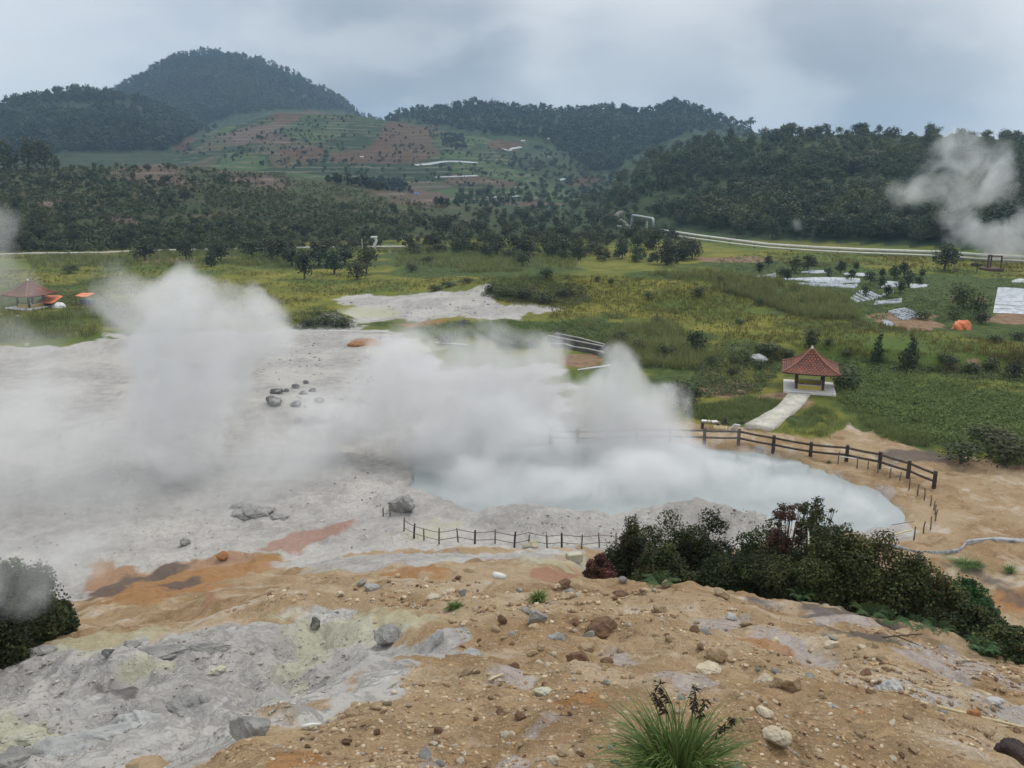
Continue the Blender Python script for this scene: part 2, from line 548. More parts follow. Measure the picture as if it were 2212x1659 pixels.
ochre = 1 - sstep(36, 46, GR)
ochre = np.maximum(ochre, zones([
    [(1380, 905), (1500, 908), (1600, 925), (1680, 936), (1790, 945), (1815, 925), (1800, 898), (1835, 905), (1870, 935), (1990, 978),
     (2100, 992), (2260, 1012), (2700, 1050), (2700, 1330), (1200, 1330), (1180, 960), (1300, 925)]], soft=0.008, warp=0.03))
bare = zones([ell(1560, 838, 62, 15, -0.05), ell(1690, 866, 46, 20), [(1600, 925), (1640, 905), (1690, 870), (1705, 850), (1760, 850), (1740, 875), (1700, 912), (1675, 935)],
              ell(1960, 700, 70, 14, 0.1), [(2010, 770), (2110, 772), (2140, 800), (2060, 806), (2000, 796)], ell(1260, 782, 42, 14, 0.1),
              ell(360, 562, 60, 4), ell(1945, 680, 55, 16), [(2075, 640), (2105, 640), (2118, 672), (2095, 668)], ell(1600, 560, 80, 8), ell(2190, 690, 60, 10)], soft=0.006, warp=0.03)
grey = zones([
    [(-500, 740), (0, 748), (150, 745), (250, 722), (560, 716), (840, 712), (900, 730), (960, 800), (1200, 790), (1225, 940), (1330, 950), (1500, 957), (1700, 988),
     (1850, 1040), (1955, 1105), (1990, 1150), (1900, 1160), (1500, 1180), (1300, 1188), (850, 1188), (700, 1218), (590, 1205), (420, 1222), (260, 1252), (100, 1310), (-500, 1370)],
    [(725, 655), (770, 642), (920, 636), (1045, 623), (1070, 642), (1130, 660), (1185, 669), (1100, 688), (870, 694), (775, 712), (620, 716), (700, 690)]],
    soft=0.008, warp=0.05)
grey2 = zones([GULLY_PX, [(880, 1400), (1000, 1368), (1015, 1378), (930, 1420), (850, 1480), (800, 1510), (690, 1560), (700, 1520), (820, 1450)],
               [(600, 1215), (800, 1200), (1000, 1196), (1250, 1200), (1240, 1216), (900, 1226), (700, 1240)]], soft=0.012, warp=0.05)
lilac = zones([ell(1560, 1345, 48, 20), ell(1500, 1488, 70, 20, 0.15), ell(1720, 1405, 90, 16, 0.35), ell(1960, 1500, 110, 18, 0.2), ell(1330, 1415, 40, 22),
               ell(1010, 1630, 110, 40, -0.1), ell(1170, 1545, 60, 10, -0.1), ell(1110, 1470, 26, 10), ell(2080, 1440, 130, 30, 0.25), ell(2150, 1540, 90, 22, 0.1),
               ell(1180, 1212, 70, 10), ell(1900, 1290, 90, 10, 0.3), ell(1790, 1340, 60, 16, 0.2), ell(1880, 1110, 90, 20, 0.5)], soft=0.012, warp=0.05)
red = zones([[(565, 1186), (630, 1152), (765, 1124), (730, 1156), (650, 1190)], ell(1190, 1245, 55, 14), ell(455, 1292, 22, 12, -0.3)], soft=0.006, warp=0.02)
orange = zones([[(185, 1265), (215, 1215), (250, 1225), (300, 1235), (450, 1206), (592, 1208), (565, 1236), (480, 1262), (330, 1312), (215, 1296)], ell(640, 1648, 60, 16, -0.2),
                ell(1590, 1320, 60, 8, 0.2), ell(1660, 1395, 60, 10, 0.2), ell(2180, 1395, 60, 12, 0.3), ell(900, 1240, 70, 14), ell(1270, 700, 2, 1), ell(2190, 1300, 40, 20),
                [(860, 700), (930, 690), (985, 690), (960, 698), (870, 708)], ell(780, 741, 26, 8), ell(1250, 1520, 60, 8, 0.1)], soft=0.008, warp=0.03)
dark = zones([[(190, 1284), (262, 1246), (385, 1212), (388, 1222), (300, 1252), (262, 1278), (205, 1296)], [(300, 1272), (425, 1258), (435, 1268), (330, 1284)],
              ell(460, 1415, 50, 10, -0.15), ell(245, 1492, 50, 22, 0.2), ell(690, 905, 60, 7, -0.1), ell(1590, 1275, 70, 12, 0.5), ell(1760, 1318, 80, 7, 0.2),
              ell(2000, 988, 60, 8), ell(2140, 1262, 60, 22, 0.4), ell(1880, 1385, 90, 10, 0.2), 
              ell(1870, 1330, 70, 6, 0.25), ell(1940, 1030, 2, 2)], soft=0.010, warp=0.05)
sulph = zones([[(120, 1392), (300, 1362), (340, 1372), (250, 1410), (170, 1424)], [(300, 1366), (420, 1345), (400, 1368)], ell(960, 1140, 50, 8, -0.2), ell(850, 1150, 30, 6),
               [(640, 1330), (760, 1330), (905, 1318), (890, 1350), (760, 1390), (650, 1450), (600, 1500), (640, 1420)], ell(30, 1600, 60, 50), ell(1190, 1210, 70, 8),
               ell(330, 1450, 60, 8, -0.3), ell(800, 680, 60, 8), ell(900, 755, 50, 10, -0.2)], soft=0.012, warp=0.06)
stream = np.zeros(len(GX), np.float32)
lush = zones([[(1480, 880), (1560, 870), (1620, 860), (1690, 868), (1640, 905), (1595, 918), (1500, 905)], [(1670, 932), (1720, 905), (1760, 880), (1800, 890), (1815, 925), (1780, 945)],
              [(1830, 880), (1800, 830), (1850, 810), (2212, 850), (2700, 880), (2700, 1010), (2212, 1000), (2000, 960), (1900, 935)],
              [(880, 700), (1000, 694), (1180, 690), (1350, 690), (1440, 700), (1560, 770), (1640, 790), (1600, 830), (1480, 860), (1350, 830), (1300, 770), (1180, 740), (1000, 735)],
              [(800, 575), (820, 530), (1000, 530), (1200, 550), (1250, 575), (1150, 590), (900, 590)], [(60, 585), (60, 552), (420, 545), (560, 530), (700, 540), (780, 560), (640, 575), (430, 552), (250, 580)],
              [(1380, 590), (1500, 580), (1650, 600), (1830, 640), (1860, 690), (1740, 690), (1600, 640)], [(1540, 560), (1700, 560), (1900, 590), (2100, 600), (2700, 620), (2700, 720), (2100, 740), (1900, 690), (1700, 620)],
              [(0, 690), (200, 680), (200, 720), (0, 740), (-300, 740), (-300, 690)], [(0, 640), (180, 600), (240, 640), (200, 680), (-200, 680)]], soft=0.02, warp=0.10)
# the plots on the terraced hill
redsoil = zones([[(830, 272), (930, 264), (942, 270), (940, 340), (905, 352), (700, 352), (720, 330), (800, 318)], [(610, 325), (720, 300), (700, 352), (590, 345)],
                 [(590, 250), (640, 238), (700, 240), (640, 262), (600, 275)], [(362, 312), (440, 290), (430, 306), (370, 325)], [(1060, 300), (1140, 310), (1120, 325), (1050, 320)],
                 [(1240, 388), (1300, 380), (1310, 400), (1230, 402)], [(180, 240), (310, 232), (300, 250), (200, 262)]], soft=0.004, warp=0.015)
brownsoil = zones([[(500, 275), (620, 268), (620, 305), (510, 312)], ell(330, 385, 120, 18, 0.1), ell(120, 430, 90, 10, 0.25), ell(250, 470, 70, 10, 0.2), ell(330, 365, 60, 12), ell(900, 425, 60, 20),
                   ell(560, 390, 80, 14, 0.2), ell(1150, 440, 80, 5)], soft=0.008, warp=0.03)
ct = lambda *a: np.stack(a, 1)
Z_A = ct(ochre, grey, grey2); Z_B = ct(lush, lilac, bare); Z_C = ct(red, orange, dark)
Z_D = ct(sulph, redsoil, brownsoil)
az_g = np.arctan2(GX, GY)
hid = np.zeros(len(GX)); best = np.zeros(len(GX))
hv = []
for k in range(len(_HD)):
    hv.append(hill_part(az_g, GR, k))
hv = np.array(hv)
on = hv.max(0) > 0.6
which = np.where(on, hv.argmax(0), -1)
terr = (which == 1).astype(np.float32); shr = (which == 0).astype(np.float32)
wood = ((which >= 2)).astype(np.float32)
west = (which == 2).astype(np.float32)
far_flat = sstep(215, 300, GR) * (~on)
Z_E = ct(terr, shr, np.maximum(wood, 0.8 * far_flat))
Z_F = ct(west, np.zeros(len(GX)), np.zeros(len(GX)))

idx = np.arange(NA * NR).reshape(NR, NA)
F1 = np.stack([idx[:-1, :-1], idx[:-1, 1:], idx[1:, 1:], idx[1:, :-1]], -1).reshape(-1, 4)
F2 = np.stack([idx[:-1, -1], idx[:-1, 0], idx[1:, 0], idx[1:, -1]], -1)

m_ground, t = new_mat('ground_soil_and_grass')
pos = t.n('ShaderNodeNewGeometry').outputs['Position']
def sep(name):
    return t.n('ShaderNodeSeparateColor', None, Color=t.attr(name).outputs['Color']).outputs
zA, zB, zC, zD, zE, zF = (sep(k) for k in ('zone_a', 'zone_b', 'zone_c', 'zone_d', 'zone_e', 'zone_f'))
nXL = t.noise(pos, 0.035, 5, 0.6)
nL = t.noise(pos, 0.16, 6, 0.62)
nM = t.noise(pos, 0.9, 8, 0.65)
nS = t.noise(pos, 7.0, 6, 0.7)
nXS = t.noise(pos, 38.0, 3, 0.6)
vor = t.n('ShaderNodeTexVoronoi', {'feature': 'F1'}, Vector=pos, Scale=9.0)
vor2 = t.n('ShaderNodeTexVoronoi', {'feature': 'F1'}, Vector=pos, Scale=31.0)
def edge(mask, w=0.25, n=None):
    """sharpen a soft zone with ground noise"""
    nn = t.math('ADD', t.math('MULTIPLY', n or nM, 0.6), t.math('MULTIPLY', nS, 0.4))
    a = t.math('ADD', mask, t.math('MULTIPLY', t.math('SUBTRACT', nn, 0.5), 1.7))
    return t.ramp(a, 0.46 - w * 0.7, 0.54 + w * 0.7)
# ochre soil, pebbled
oc = t.mix(t.ramp(nM, 0.34, 0.66), (0.232, 0.148, 0.074), (0.330, 0.226, 0.122))
oc = t.mix(t.ramp(nL, 0.40, 0.64), oc, (0.372, 0.280, 0.172))
oc = t.mix(t.math('MULTIPLY', t.ramp(nS, 0.52, 0.75), 0.6), oc, (0.42, 0.33, 0.225))
pale = t.noise(pos, 0.42, 7, 0.66, 0.6)
oc = t.mix(t.math('MULTIPLY', t.ramp(pale, 0.52, 0.60), 0.72), oc, (0.42, 0.335, 0.235))
oc = t.mix(t.math('MULTIPLY', t.ramp(pale, 0.60, 0.66), 0.75), oc, (0.46, 0.405, 0.345))
oc = t.mix(t.math('MULTIPLY', t.ramp(pale, 0.43, 0.36), 0.6), oc, (0.175, 0.100, 0.050))
oc = t.mix(t.math('MULTIPLY', t.ramp(nXS, 0.52, 0.70), 0.45), oc, (0.125, 0.078, 0.046))
peb = t.ramp(vor.outputs['Distance'], 0.30, 0.12)
pebc = t.ramp(t.n('ShaderNodeSeparateColor', None, Color=vor.outputs['Color']).outputs[0], 0.62, 0.70)
oc = t.mix(t.math('MULTIPLY', t.math('MULTIPLY', peb, pebc), 0.7), oc, (0.50, 0.40, 0.27))
peb2 = t.ramp(vor2.outputs['Distance'], 0.34, 0.16)
pebc2 = t.ramp(t.n('ShaderNodeSeparateColor', None, Color=vor2.outputs['Color']).outputs[1], 0.60, 0.68)
oc = t.mix(t.math('MULTIPLY', t.math('MULTIPLY', peb2, pebc2), 0.6), oc, (0.55, 0.45, 0.32))
# grey sulphurous ground
gr = t.mix(t.ramp(nM, 0.32, 0.66), (0.285, 0.268, 0.248), (0.385, 0.362, 0.335))
gr = t.mix(t.ramp(nL, 0.42, 0.62), gr, (0.44, 0.416, 0.382))
gr = t.mix(t.math('MULTIPLY', t.ramp(nS, 0.54, 0.72), 0.6), gr, (0.20, 0.20, 0.20))
gr = t.mix(t.math('MULTIPLY', t.ramp(nXS, 0.55, 0.72), 0.35), gr, (0.47, 0.46, 0.44))
ck = t.math('ABSOLUTE', t.math('SUBTRACT', t.noise(pos, 1.5, 8, 0.7, 0.8), 0.5))
crack = t.ramp(ck, 0.035, 0.0)
gr = t.mix(t.math('MULTIPLY', crack, t.math('MULTIPLY', nL, 0.55)), gr, (0.16, 0.155, 0.15))
gr = t.mix(t.math('MULTIPLY', t.ramp(t.noise(pos, 2.6, 7, 0.7, 0.5), 0.58, 0.64), 0.6), gr, (0.48, 0.465, 0.435))
li = t.mix(t.ramp(nS, 0.35, 0.65), (0.30, 0.262, 0.25), (0.40, 0.365, 0.345))
# grass
me_ = t.mix(t.ramp(nL, 0.34, 0.62), (0.105, 0.118, 0.022), (0.195, 0.178, 0.036))
me_ = t.mix(t.ramp(nXL, 0.45, 0.62), me_, (0.082, 0.118, 0.026))
me_ = t.mix(t.math('MULTIPLY', t.ramp(nM, 0.54, 0.72), 0.75), me_, (0.050, 0.070, 0.020))
me_ = t.mix(t.math('MULTIPLY', t.ramp(nS, 0.56, 0.75), 0.35), me_, (0.20, 0.19, 0.075))
lu = t.mix(t.ramp(nM, 0.36, 0.64), (0.040, 0.060, 0.018), (0.085, 0.112, 0.032))
lu = t.mix(t.math('MULTIPLY', t.ramp(nS, 0.5, 0.72), 0.5), lu, (0.022, 0.035, 0.014))
wd = t.mix(t.ramp(nL, 0.36, 0.62), (0.022, 0.036, 0.018), (0.048, 0.068, 0.026))
# terraces: every step's face and tread follow the height
sz = t.n('ShaderNodeSeparateXYZ', None, Vector=pos).outputs[2]
wob = t.math('MULTIPLY', t.math('SUBTRACT', t.noise(pos, 0.02, 3, 0.5), 0.5), 5.0)
ph = t.math('FRACT', t.math('DIVIDE', t.math('ADD', sz, wob), 3.4))
step_ = t.math('MULTIPLY', t.ramp(ph, 0.66, 0.78), t.ramp(t.noise(pos, 0.045, 4, 0.6), 0.40, 0.60))
plots = t.n('ShaderNodeTexVoronoi', {'feature': 'F1'}, Vector=t.vec('MULTIPLY', pos, (1, 0.7, 2.2)), Scale=0.022)
pc = t.n('ShaderNodeSeparateColor', None, Color=plots.outputs['Color']).outputs
te = t.mix(t.ramp(pc[0], 0.35, 0.65), (0.020, 0.038, 0.015), (0.038, 0.056, 0.021))
te = t.mix(t.ramp(pc[1], 0.78, 0.82), te, (0.085, 0.052, 0.032))
te = t.mix(t.ramp(pc[2], 0.70, 0.73), te, (0.055, 0.088, 0.028))
te = t.mix(t.ramp(pc[2], 0.22, 0.19), te, (0.075, 0.066, 0.036))
te = t.mix(t.math('MULTIPLY', t.ramp(nM, 0.45, 0.7), 0.6), te, (0.030, 0.045, 0.020))
pd = t.n('ShaderNodeTexVoronoi', {'feature': 'DISTANCE_TO_EDGE'}, Vector=t.vec('MULTIPLY', pos, (1, 0.7, 2.2)), Scale=0.022).outputs[0]
te = t.mix(t.math('MULTIPLY', t.ramp(pd, 0.045, 0.02), 0.75), te, (0.016, 0.028, 0.013))
te = t.mix(t.math('MULTIPLY', step_, 0.75), te, (0.150, 0.135, 0.095))
te = t.mix(t.math('MULTIPLY', t.ramp(nL, 0.55, 0.65), 0.6), te, (0.028, 0.046, 0.020))
rs = t.mix(t.ramp(nL, 0.35, 0.6), (0.108, 0.052, 0.032), (0.072, 0.042, 0.028))
rs = t.mix(t.math('MULTIPLY', step_, 0.5), rs, (0.145, 0.075, 0.05))
rs = t.mix(t.math('MULTIPLY', t.ramp(nM, 0.55, 0.72), 0.55), rs, (0.055, 0.060, 0.030))
bs = t.mix(t.ramp(nM, 0.36, 0.6), (0.060, 0.043, 0.030), (0.120, 0.088, 0.064))
bs = t.mix(t.math('MULTIPLY', step_, 0.65), bs, (0.185, 0.148, 0.118))
sh = t.mix(t.ramp(nL, 0.38, 0.62), (0.032, 0.044, 0.018), (0.066, 0.062, 0.030))
sh = t.mix(t.math('MULTIPLY', step_, 0.45), sh, (0.135, 0.108, 0.078))
sh = t.mix(t.math('MULTIPLY', t.ramp(nXL, 0.5, 0.62), 0.6), sh, (0.050, 0.078, 0.026))
ws = t.mix(t.ramp(nL, 0.38, 0.60), (0.020, 0.036, 0.018), (0.044, 0.056, 0.028))
ws = t.mix(t.math('MULTIPLY', step_, 0.4), ws, (0.070, 0.066, 0.044))

c = t.mix(edge(zB[0], 0.35), me_, lu)
c = t.mix(t.ramp(zE[2], 0.3, 0.7), c, wd)
c = t.mix(t.ramp(zF[0], 0.3, 0.7), c, ws)
c = t.mix(t.ramp(zE[1], 0.3, 0.7), c, sh)
c = t.mix(t.ramp(zE[0], 0.3, 0.7), c, te)
c = t.mix(t.math('MULTIPLY', edge(zD[1], 0.35, nL), 0.8), c, rs)
c = t.mix(edge(zD[2], 0.25, nL), c, bs)
brn = t.mix(t.ramp(nM, 0.35, 0.65), (0.17, 0.105, 0.06), (0.26, 0.18, 0.115))
c = t.mix(edge(zB[2], 0.2), c, brn)
c = t.mix(edge(zA[0], 0.18), c, oc)
c = t.mix(edge(zA[1], 0.3), c, gr)
c = t.mix(edge(zA[2], 0.3), c, gr)
c = t.mix(t.math('MULTIPLY', edge(zB[1], 0.35), 0.75), c, li)
c = t.mix(t.math('MULTIPLY', edge(zC[1], 0.35), 0.75), c, t.mix(nM, (0.36, 0.175, 0.06), (0.25, 0.125, 0.055)))
c = t.mix(t.math('MULTIPLY', edge(zC[0], 0.35), 0.7), c, t.mix(nM, (0.36, 0.17, 0.11), (0.22, 0.11, 0.075)))
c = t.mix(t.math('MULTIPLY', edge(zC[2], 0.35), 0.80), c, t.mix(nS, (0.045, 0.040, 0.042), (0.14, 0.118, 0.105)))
c = t.mix(t.math('MULTIPLY', edge(zD[0], 0.45), 0.6), c, t.mix(nS, (0.36, 0.345, 0.20), (0.47, 0.455, 0.34)))
hgt = t.math('ADD', t.math('MULTIPLY', nS, 0.6), t.math('ADD', t.math('MULTIPLY', nXS, 0.22), t.math('MULTIPLY', peb, 0.25)))
hgt = t.math('ADD', hgt, t.math('MULTIPLY', nM, 1.6))
hgt = t.math('SUBTRACT', hgt, t.math('MULTIPLY', crack, 0.12))
finish(t, bsdf(t, c, 0.95, hgt, 0.75, 0.10, 0.1))

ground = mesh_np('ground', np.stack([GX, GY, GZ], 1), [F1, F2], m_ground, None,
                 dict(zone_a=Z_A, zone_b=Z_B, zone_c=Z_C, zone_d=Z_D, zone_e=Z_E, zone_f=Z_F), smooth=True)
tag(ground, kind='structure', label='ochre slope, grey crater floor, meadows and hills')

# ------------------------------------------------------------------ pool water
pv = []
P = POOL; c0 = P.mean(0)
ring = [c0 + (p - c0) * 1.10 for p in P]
V = [(c0[0], c0[1], POOL_Z)] + [(p[0], p[1], POOL_Z) for p in ring]
m_water, t = new_mat('milky_water')
pos = t.n('ShaderNodeNewGeometry').outputs['Position']
nw = t.noise(pos, 0.35, 4, 0.5)
cw = t.mix(nw, (0.25, 0.28, 0.28), (0.34, 0.365, 0.36))
rip = t.noise(pos, 3.0, 4, 0.6)
finish(t, bsdf(t, cw, 0.18, rip, 0.15, 0.03, 0.5))
n = len(ring)
pool = mesh_np('water', np.array(V), np.array([(0, 1 + i, 1 + (i + 1) % n) for i in range(n)]), m_water)
tag(pool, kind='structure', label='milky grey hot pool in the crater')
# ------------------------------------------------------------------ air
def box_obj(name, lo, hi, mat):
    V = [(x, y, z) for z in (lo[2], hi[2]) for y in (lo[1], hi[1]) for x in (lo[0], hi[0])]
    F = [(0, 2, 3, 1), (4, 5, 7, 6), (0, 1, 5, 4), (1, 3, 7, 5), (3, 2, 6, 7), (2, 0, 4, 6)]
    return mesh_np(name, np.array(V, float), np.array(F), mat)

HAZE = 0.00020
m_haze, t = new_mat('valley_haze')
pvn = t.n('ShaderNodeVolumePrincipled', None, Color=(0.50, 0.74, 1.0), Density=HAZE, Anisotropy=0.1)
o_ = t.n('ShaderNodeOutputMaterial'); t.set(o_.inputs['Volume'], pvn.outputs[0])
haze = box_obj('haze', (-3300, -3300, float(GZ.min()) - 1.0), (3300, 3300, float(GZ.max()) + 16.0), m_haze)
tag(haze, kind='stuff', label='thin blue haze filling the valley air')

# ------------------------------------------------------------------ steam
def blob(px, py, rpx, dist, sq=1.0, dz=1.0, wt=1.0):
    """a puff seen at photo pixel (px, py), at a given distance, radius in photo pixels"""
    d = ray(px, py)
    d = d / np.hypot(d[0], d[1])
    c = np.array([0, 0, CAMZ]) + d * dist
    s = px_size(c)
    rpx = rpx * 1.42
    return (c, (rpx * s * sq, rpx * s * sq * 0.8, rpx * s * dz), wt)

def steam(name, label, cat, blobs, dens, nscale, amp=0.55, hi=0.5, kind=None, group=None, step=1.0, detail=4.0, rough=0.63, color=(0.925, 0.925, 0.925), stretch=(1, 1, 1), aniso=0.0, floor=None, dist=0.6):
    org = np.mean([b[0] for b in blobs], 0)
    warp = 0.42 * float(np.median([min(b[1]) for b in blobs]))
    V0, F0 = ico(3)
    Vs = []; Fs = []; k = 0
    for c, r, wt in blobs:
        Vs.append(V0 * (np.array(r) + 0.5 * warp) + (c - org)); Fs.append(F0 + k); k += len(V0)
    V = np.concatenate(Vs); F = np.concatenate(Fs)
    o = mesh_np(name, V, F)
    mod = o.modifiers.new('r', 'REMESH'); mod.mode = 'VOXEL'
    mod.voxel_size = float(max(np.ptp(V, axis=0))) / 70.0
    dg = bpy.context.evaluated_depsgraph_get()
    me2 = bpy.data.meshes.new_from_object(o.evaluated_get(dg))
    o.modifiers.clear()
    old = o.data; o.data = me2; bpy.data.meshes.remove(old); me2.name = name
    o.location = org
    m, t = new_mat(name + '_vapour')
    co = t.n('ShaderNodeTexCoord').outputs['Object']
    wn = t.n('ShaderNodeTexNoise', None, Vector=co, Scale=0.55 / (warp / 0.42), Detail=3.0, Roughness=0.55)
    wv = t.vec('MULTIPLY', t.vec('SUBTRACT', wn.outputs['Color'], (0.5, 0.5, 0.5)), (4.6 * warp, 4.6 * warp, 3.4 * warp))
    cow = t.vec('ADD', co, wv)
    acc = None
    for c, r, wt in blobs:
        q = t.vec('SUBTRACT', cow, tuple(c - org))
        q = t.vec('MULTIPLY', q, (1 / r[0], 1 / r[1], 1 / r[2]))
        d2 = t.vec('DOT_PRODUCT', q, q)
        f = t.math('SUBTRACT', 1.0, d2, clamp=True)
        f = t.math('MULTIPLY', f, f)
        acc = t.math('MULTIPLY_ADD', f, wt, acc if acc is not None else 0.0)
    nz = t.noise(t.vec('MULTIPLY', co, stretch), nscale, detail, rough, dist)
    nz = t.ramp(nz, 0.22, 0.80, False)
    acc = t.math('MINIMUM', acc, 1.25)
    val = t.math('SUBTRACT', acc, t.math('MULTIPLY', nz, amp))
    dn = t.ramp(val, 0.0, hi)
    big = t.ramp(t.noise(t.vec('ADD', co, (31.7, 4.2, 9.9)), nscale * 0.75, 4.0, 0.6, 1.2), 0.34, 0.66)
    dn = t.math('MULTIPLY', dn, t.math('MULTIPLY_ADD', big, 1.15 * dens, 0.22 * dens))
    v = t.n('ShaderNodeVolumePrincipled', None, Color=color, Anisotropy=aniso)
    t.set(v.inputs['Density'], dn)
    oo = t.n('ShaderNodeOutputMaterial'); t.set(oo.inputs['Volume'], v.outputs[0])
    m.cycles.volume_step_rate = step * (0.5 if kind is None else 0.8)
    o.data.materials.clear(); o.data.materials.append(m)
    tag(o, label, cat, group, kind)
    return o


steam('steam_plume', 'tallest white steam plume billowing over the grey crater floor', 'steam plume', [
    blob(400, 1000, 85, 57), blob(360, 905, 105, 59, wt=1.0), blob(400, 810, 150, 60), blob(440, 695, 145, 61, dz=0.8), blob(315, 690, 100, 61), blob(565, 705, 92, 62, dz=0.8), blob(430, 640, 70, 62, wt=0.8), blob(520, 650, 50, 62, wt=0.7), blob(620, 770, 60, 62, wt=0.6), blob(480, 860, 85, 60),
    blob(248, 600, 62, 63, dz=1.15, wt=0.75), blob(235, 670, 62, 62, wt=0.8)], 0.42, 0.17, amp=0.86, hi=0.6, detail=6)
steam('steam_plume', 'broad steam cloud with three rounded heads rising from the crater beside the pool', 'steam plume', [
    blob(870, 780, 115, 61), blob(775, 860, 105, 60), blob(930, 930, 120, 58), blob(1050, 765, 110, 62), blob(970, 840, 90, 61), blob(1110, 900, 130, 60), blob(1185, 765, 60, 62), blob(1200, 860, 90, 61), blob(1060, 1000, 140, 57), blob(1190, 1000, 120, 57), blob(1030, 1080, 110, 53, dz=0.6), blob(690, 940, 70, 60, wt=0.5)],
    0.42, 0.19, amp=0.88, hi=0.6, detail=6)
steam('steam_plume', 'white steam column above the far rail fence on the pool edge', 'steam plume', [
    blob(1345, 865, 100, 62), blob(1275, 950, 110, 61), blob(1415, 950, 110, 61), blob(1350, 1040, 150, 58, dz=0.7), blob(1345, 795, 55, 62, wt=0.8), blob(1430, 870, 58, 62, wt=0.85), blob(1265, 880, 70, 62, wt=0.8), blob(1470, 1020, 120, 59, dz=0.7)], 0.44, 0.21, amp=0.86, hi=0.6, detail=6)
steam('steam', 'low white steam lying over the surface of the hot pool', 'steam', [
    blob(1050, 1080, 170, 52, dz=0.42), blob(1250, 1070, 180, 53, dz=0.5), blob(1450, 1045, 180, 55, dz=0.45), blob(1620, 1055, 160, 56, dz=0.38), blob(1770, 1085, 140, 54, dz=0.30), blob(1870, 1108, 90, 52, dz=0.35), blob(1500, 985, 90, 61, dz=0.4, wt=0.6), blob(1640, 1010, 80, 60, dz=0.4, wt=0.6), blob(1000, 1010, 120, 57, dz=0.5)],
    0.42, 0.22, amp=0.75, hi=0.8, kind='stuff')
steam('steam', 'thin drifting steam veil over the grey crater floor', 'steam', [
    blob(60, 840, 150, 66, dz=0.7), blob(60, 960, 190, 59, dz=0.75), blob(220, 1050, 190, 54, dz=0.55), blob(460, 1040, 180, 55, dz=0.45), blob(680, 1030, 160, 55, dz=0.5), blob(650, 890, 120, 60, dz=0.5), blob(200, 1140, 150, 50, dz=0.4), blob(480, 1120, 150, 51, dz=0.35), blob(760, 1110, 120, 51, dz=0.35),
    blob(-140, 1000, 200, 57, dz=0.8), blob(300, 930, 150, 61, dz=0.7), blob(600, 960, 130, 59, dz=0.6)],
    0.16, 0.11, amp=0.60, hi=0.8, kind='stuff', step=1.3)
steam('steam_plume', 'ragged steam plume drifting up in front of the forested ridge', 'steam plume', [
    blob(2155, 555, 63, 222, dz=0.8), blob(2110, 520, 48, 225), blob(2085, 470, 55, 228), blob(2040, 425, 58, 231), blob(1965, 412, 61, 232, dz=0.75), blob(1905, 375, 42, 232, wt=0.6), blob(2030, 345, 58, 236), blob(2075, 320, 48, 236), blob(2140, 350, 61, 236), blob(2185, 405, 61, 234), blob(2110, 400, 61, 232), blob(2208, 478, 40, 226), blob(2175, 520, 45, 224)],
    0.17, 0.12, amp=1.08, hi=0.7, detail=8, dist=1.4)
steam('steam_puff', 'small isolated steam puff against the dark trees above the pipeline', 'steam puff', [blob(1720, 487, 17, 250), blob(1732, 512, 12, 250, wt=0.6)], 0.12, 0.2, amp=0.6, hi=0.8)
steam('steam_plume', 'grey steam drifting in beside the far pavilion roof', 'steam plume', [
    blob(-20, 560, 95, 84), blob(-10, 480, 60, 86), blob(20, 630, 75, 82), blob(90, 745, 90, 75, dz=0.5), blob(-40, 720, 90, 76, dz=0.6)], 0.085, 0.13, amp=0.55, hi=0.8)
steam('steam_puff', 'smoky steam wisp hanging over the dark bush beside the orange stain', 'steam puff', [
    blob(80, 1235, 90, 17.5), blob(0, 1190, 120, 18.0), blob(140, 1200, 90, 20), blob(40, 1290, 70, 17.5)], 0.5, 0.55, amp=0.6, hi=0.9)
steam('steam_puff', 'low faint steam in the grey gully at the foot of the slope', 'steam puff', [
    blob(330, 1600, 130, 7.0, dz=0.4), blob(170, 1540, 110, 8.0, dz=0.4), blob(430, 1520, 100, 8.4, dz=0.35)], 0.26, 0.9, amp=0.55, hi=0.9)
# ------------------------------------------------------------------ foliage
def foliage_mat(name, dark, mid, light, accent=None, acc_amt=0.0, rand=0.18, trans=0.22, rough=0.6):
    m, t = new_mat(name)
    a = t.attr('tint').outputs['Fac']
    c = t.mix(t.ramp(a, 0.0, 0.5), dark, mid)
    c = t.mix(t.ramp(a, 0.5, 1.0), c, light)
    if accent:
        b = t.attr('acc').outputs['Fac']
        c = t.mix(t.math('MULTIPLY', t.ramp(b, 1 - acc_amt - 0.12, 1 - acc_amt + 0.12), 0.85), c, accent)
    oi = t.n('ShaderNodeObjectInfo').outputs['Random']
    hs = t.n('ShaderNodeHueSaturation', None, Color=c)
    t.set(hs.inputs['Value'], t.math('MULTIPLY_ADD', oi, 2 * rand, 1 - rand))
    t.set(hs.inputs['Hue'], t.math('MULTIPLY_ADD', t.math('FRACT', t.math('MULTIPLY', oi, 7.31)), 0.05, 0.475))
    p = bsdf(t, hs.outputs[0], rough, spec=0.2)
    tr = t.n('ShaderNodeBsdfTranslucent', None, Color=hs.outputs[0])
    mx = t.n('ShaderNodeMixShader', None, i0=trans, i1=p, i2=tr.outputs[0])
    finish(t, mx.outputs[0])
    return m

def sphere_pts(rng, n, inner=0.55):
    d = rng.normal(size=(n, 3)); d /= np.linalg.norm(d, axis=1)[:, None]
    r = (inner ** 3 + (1 - inner ** 3) * rng.random(n)) ** (1 / 3)
    return d, r

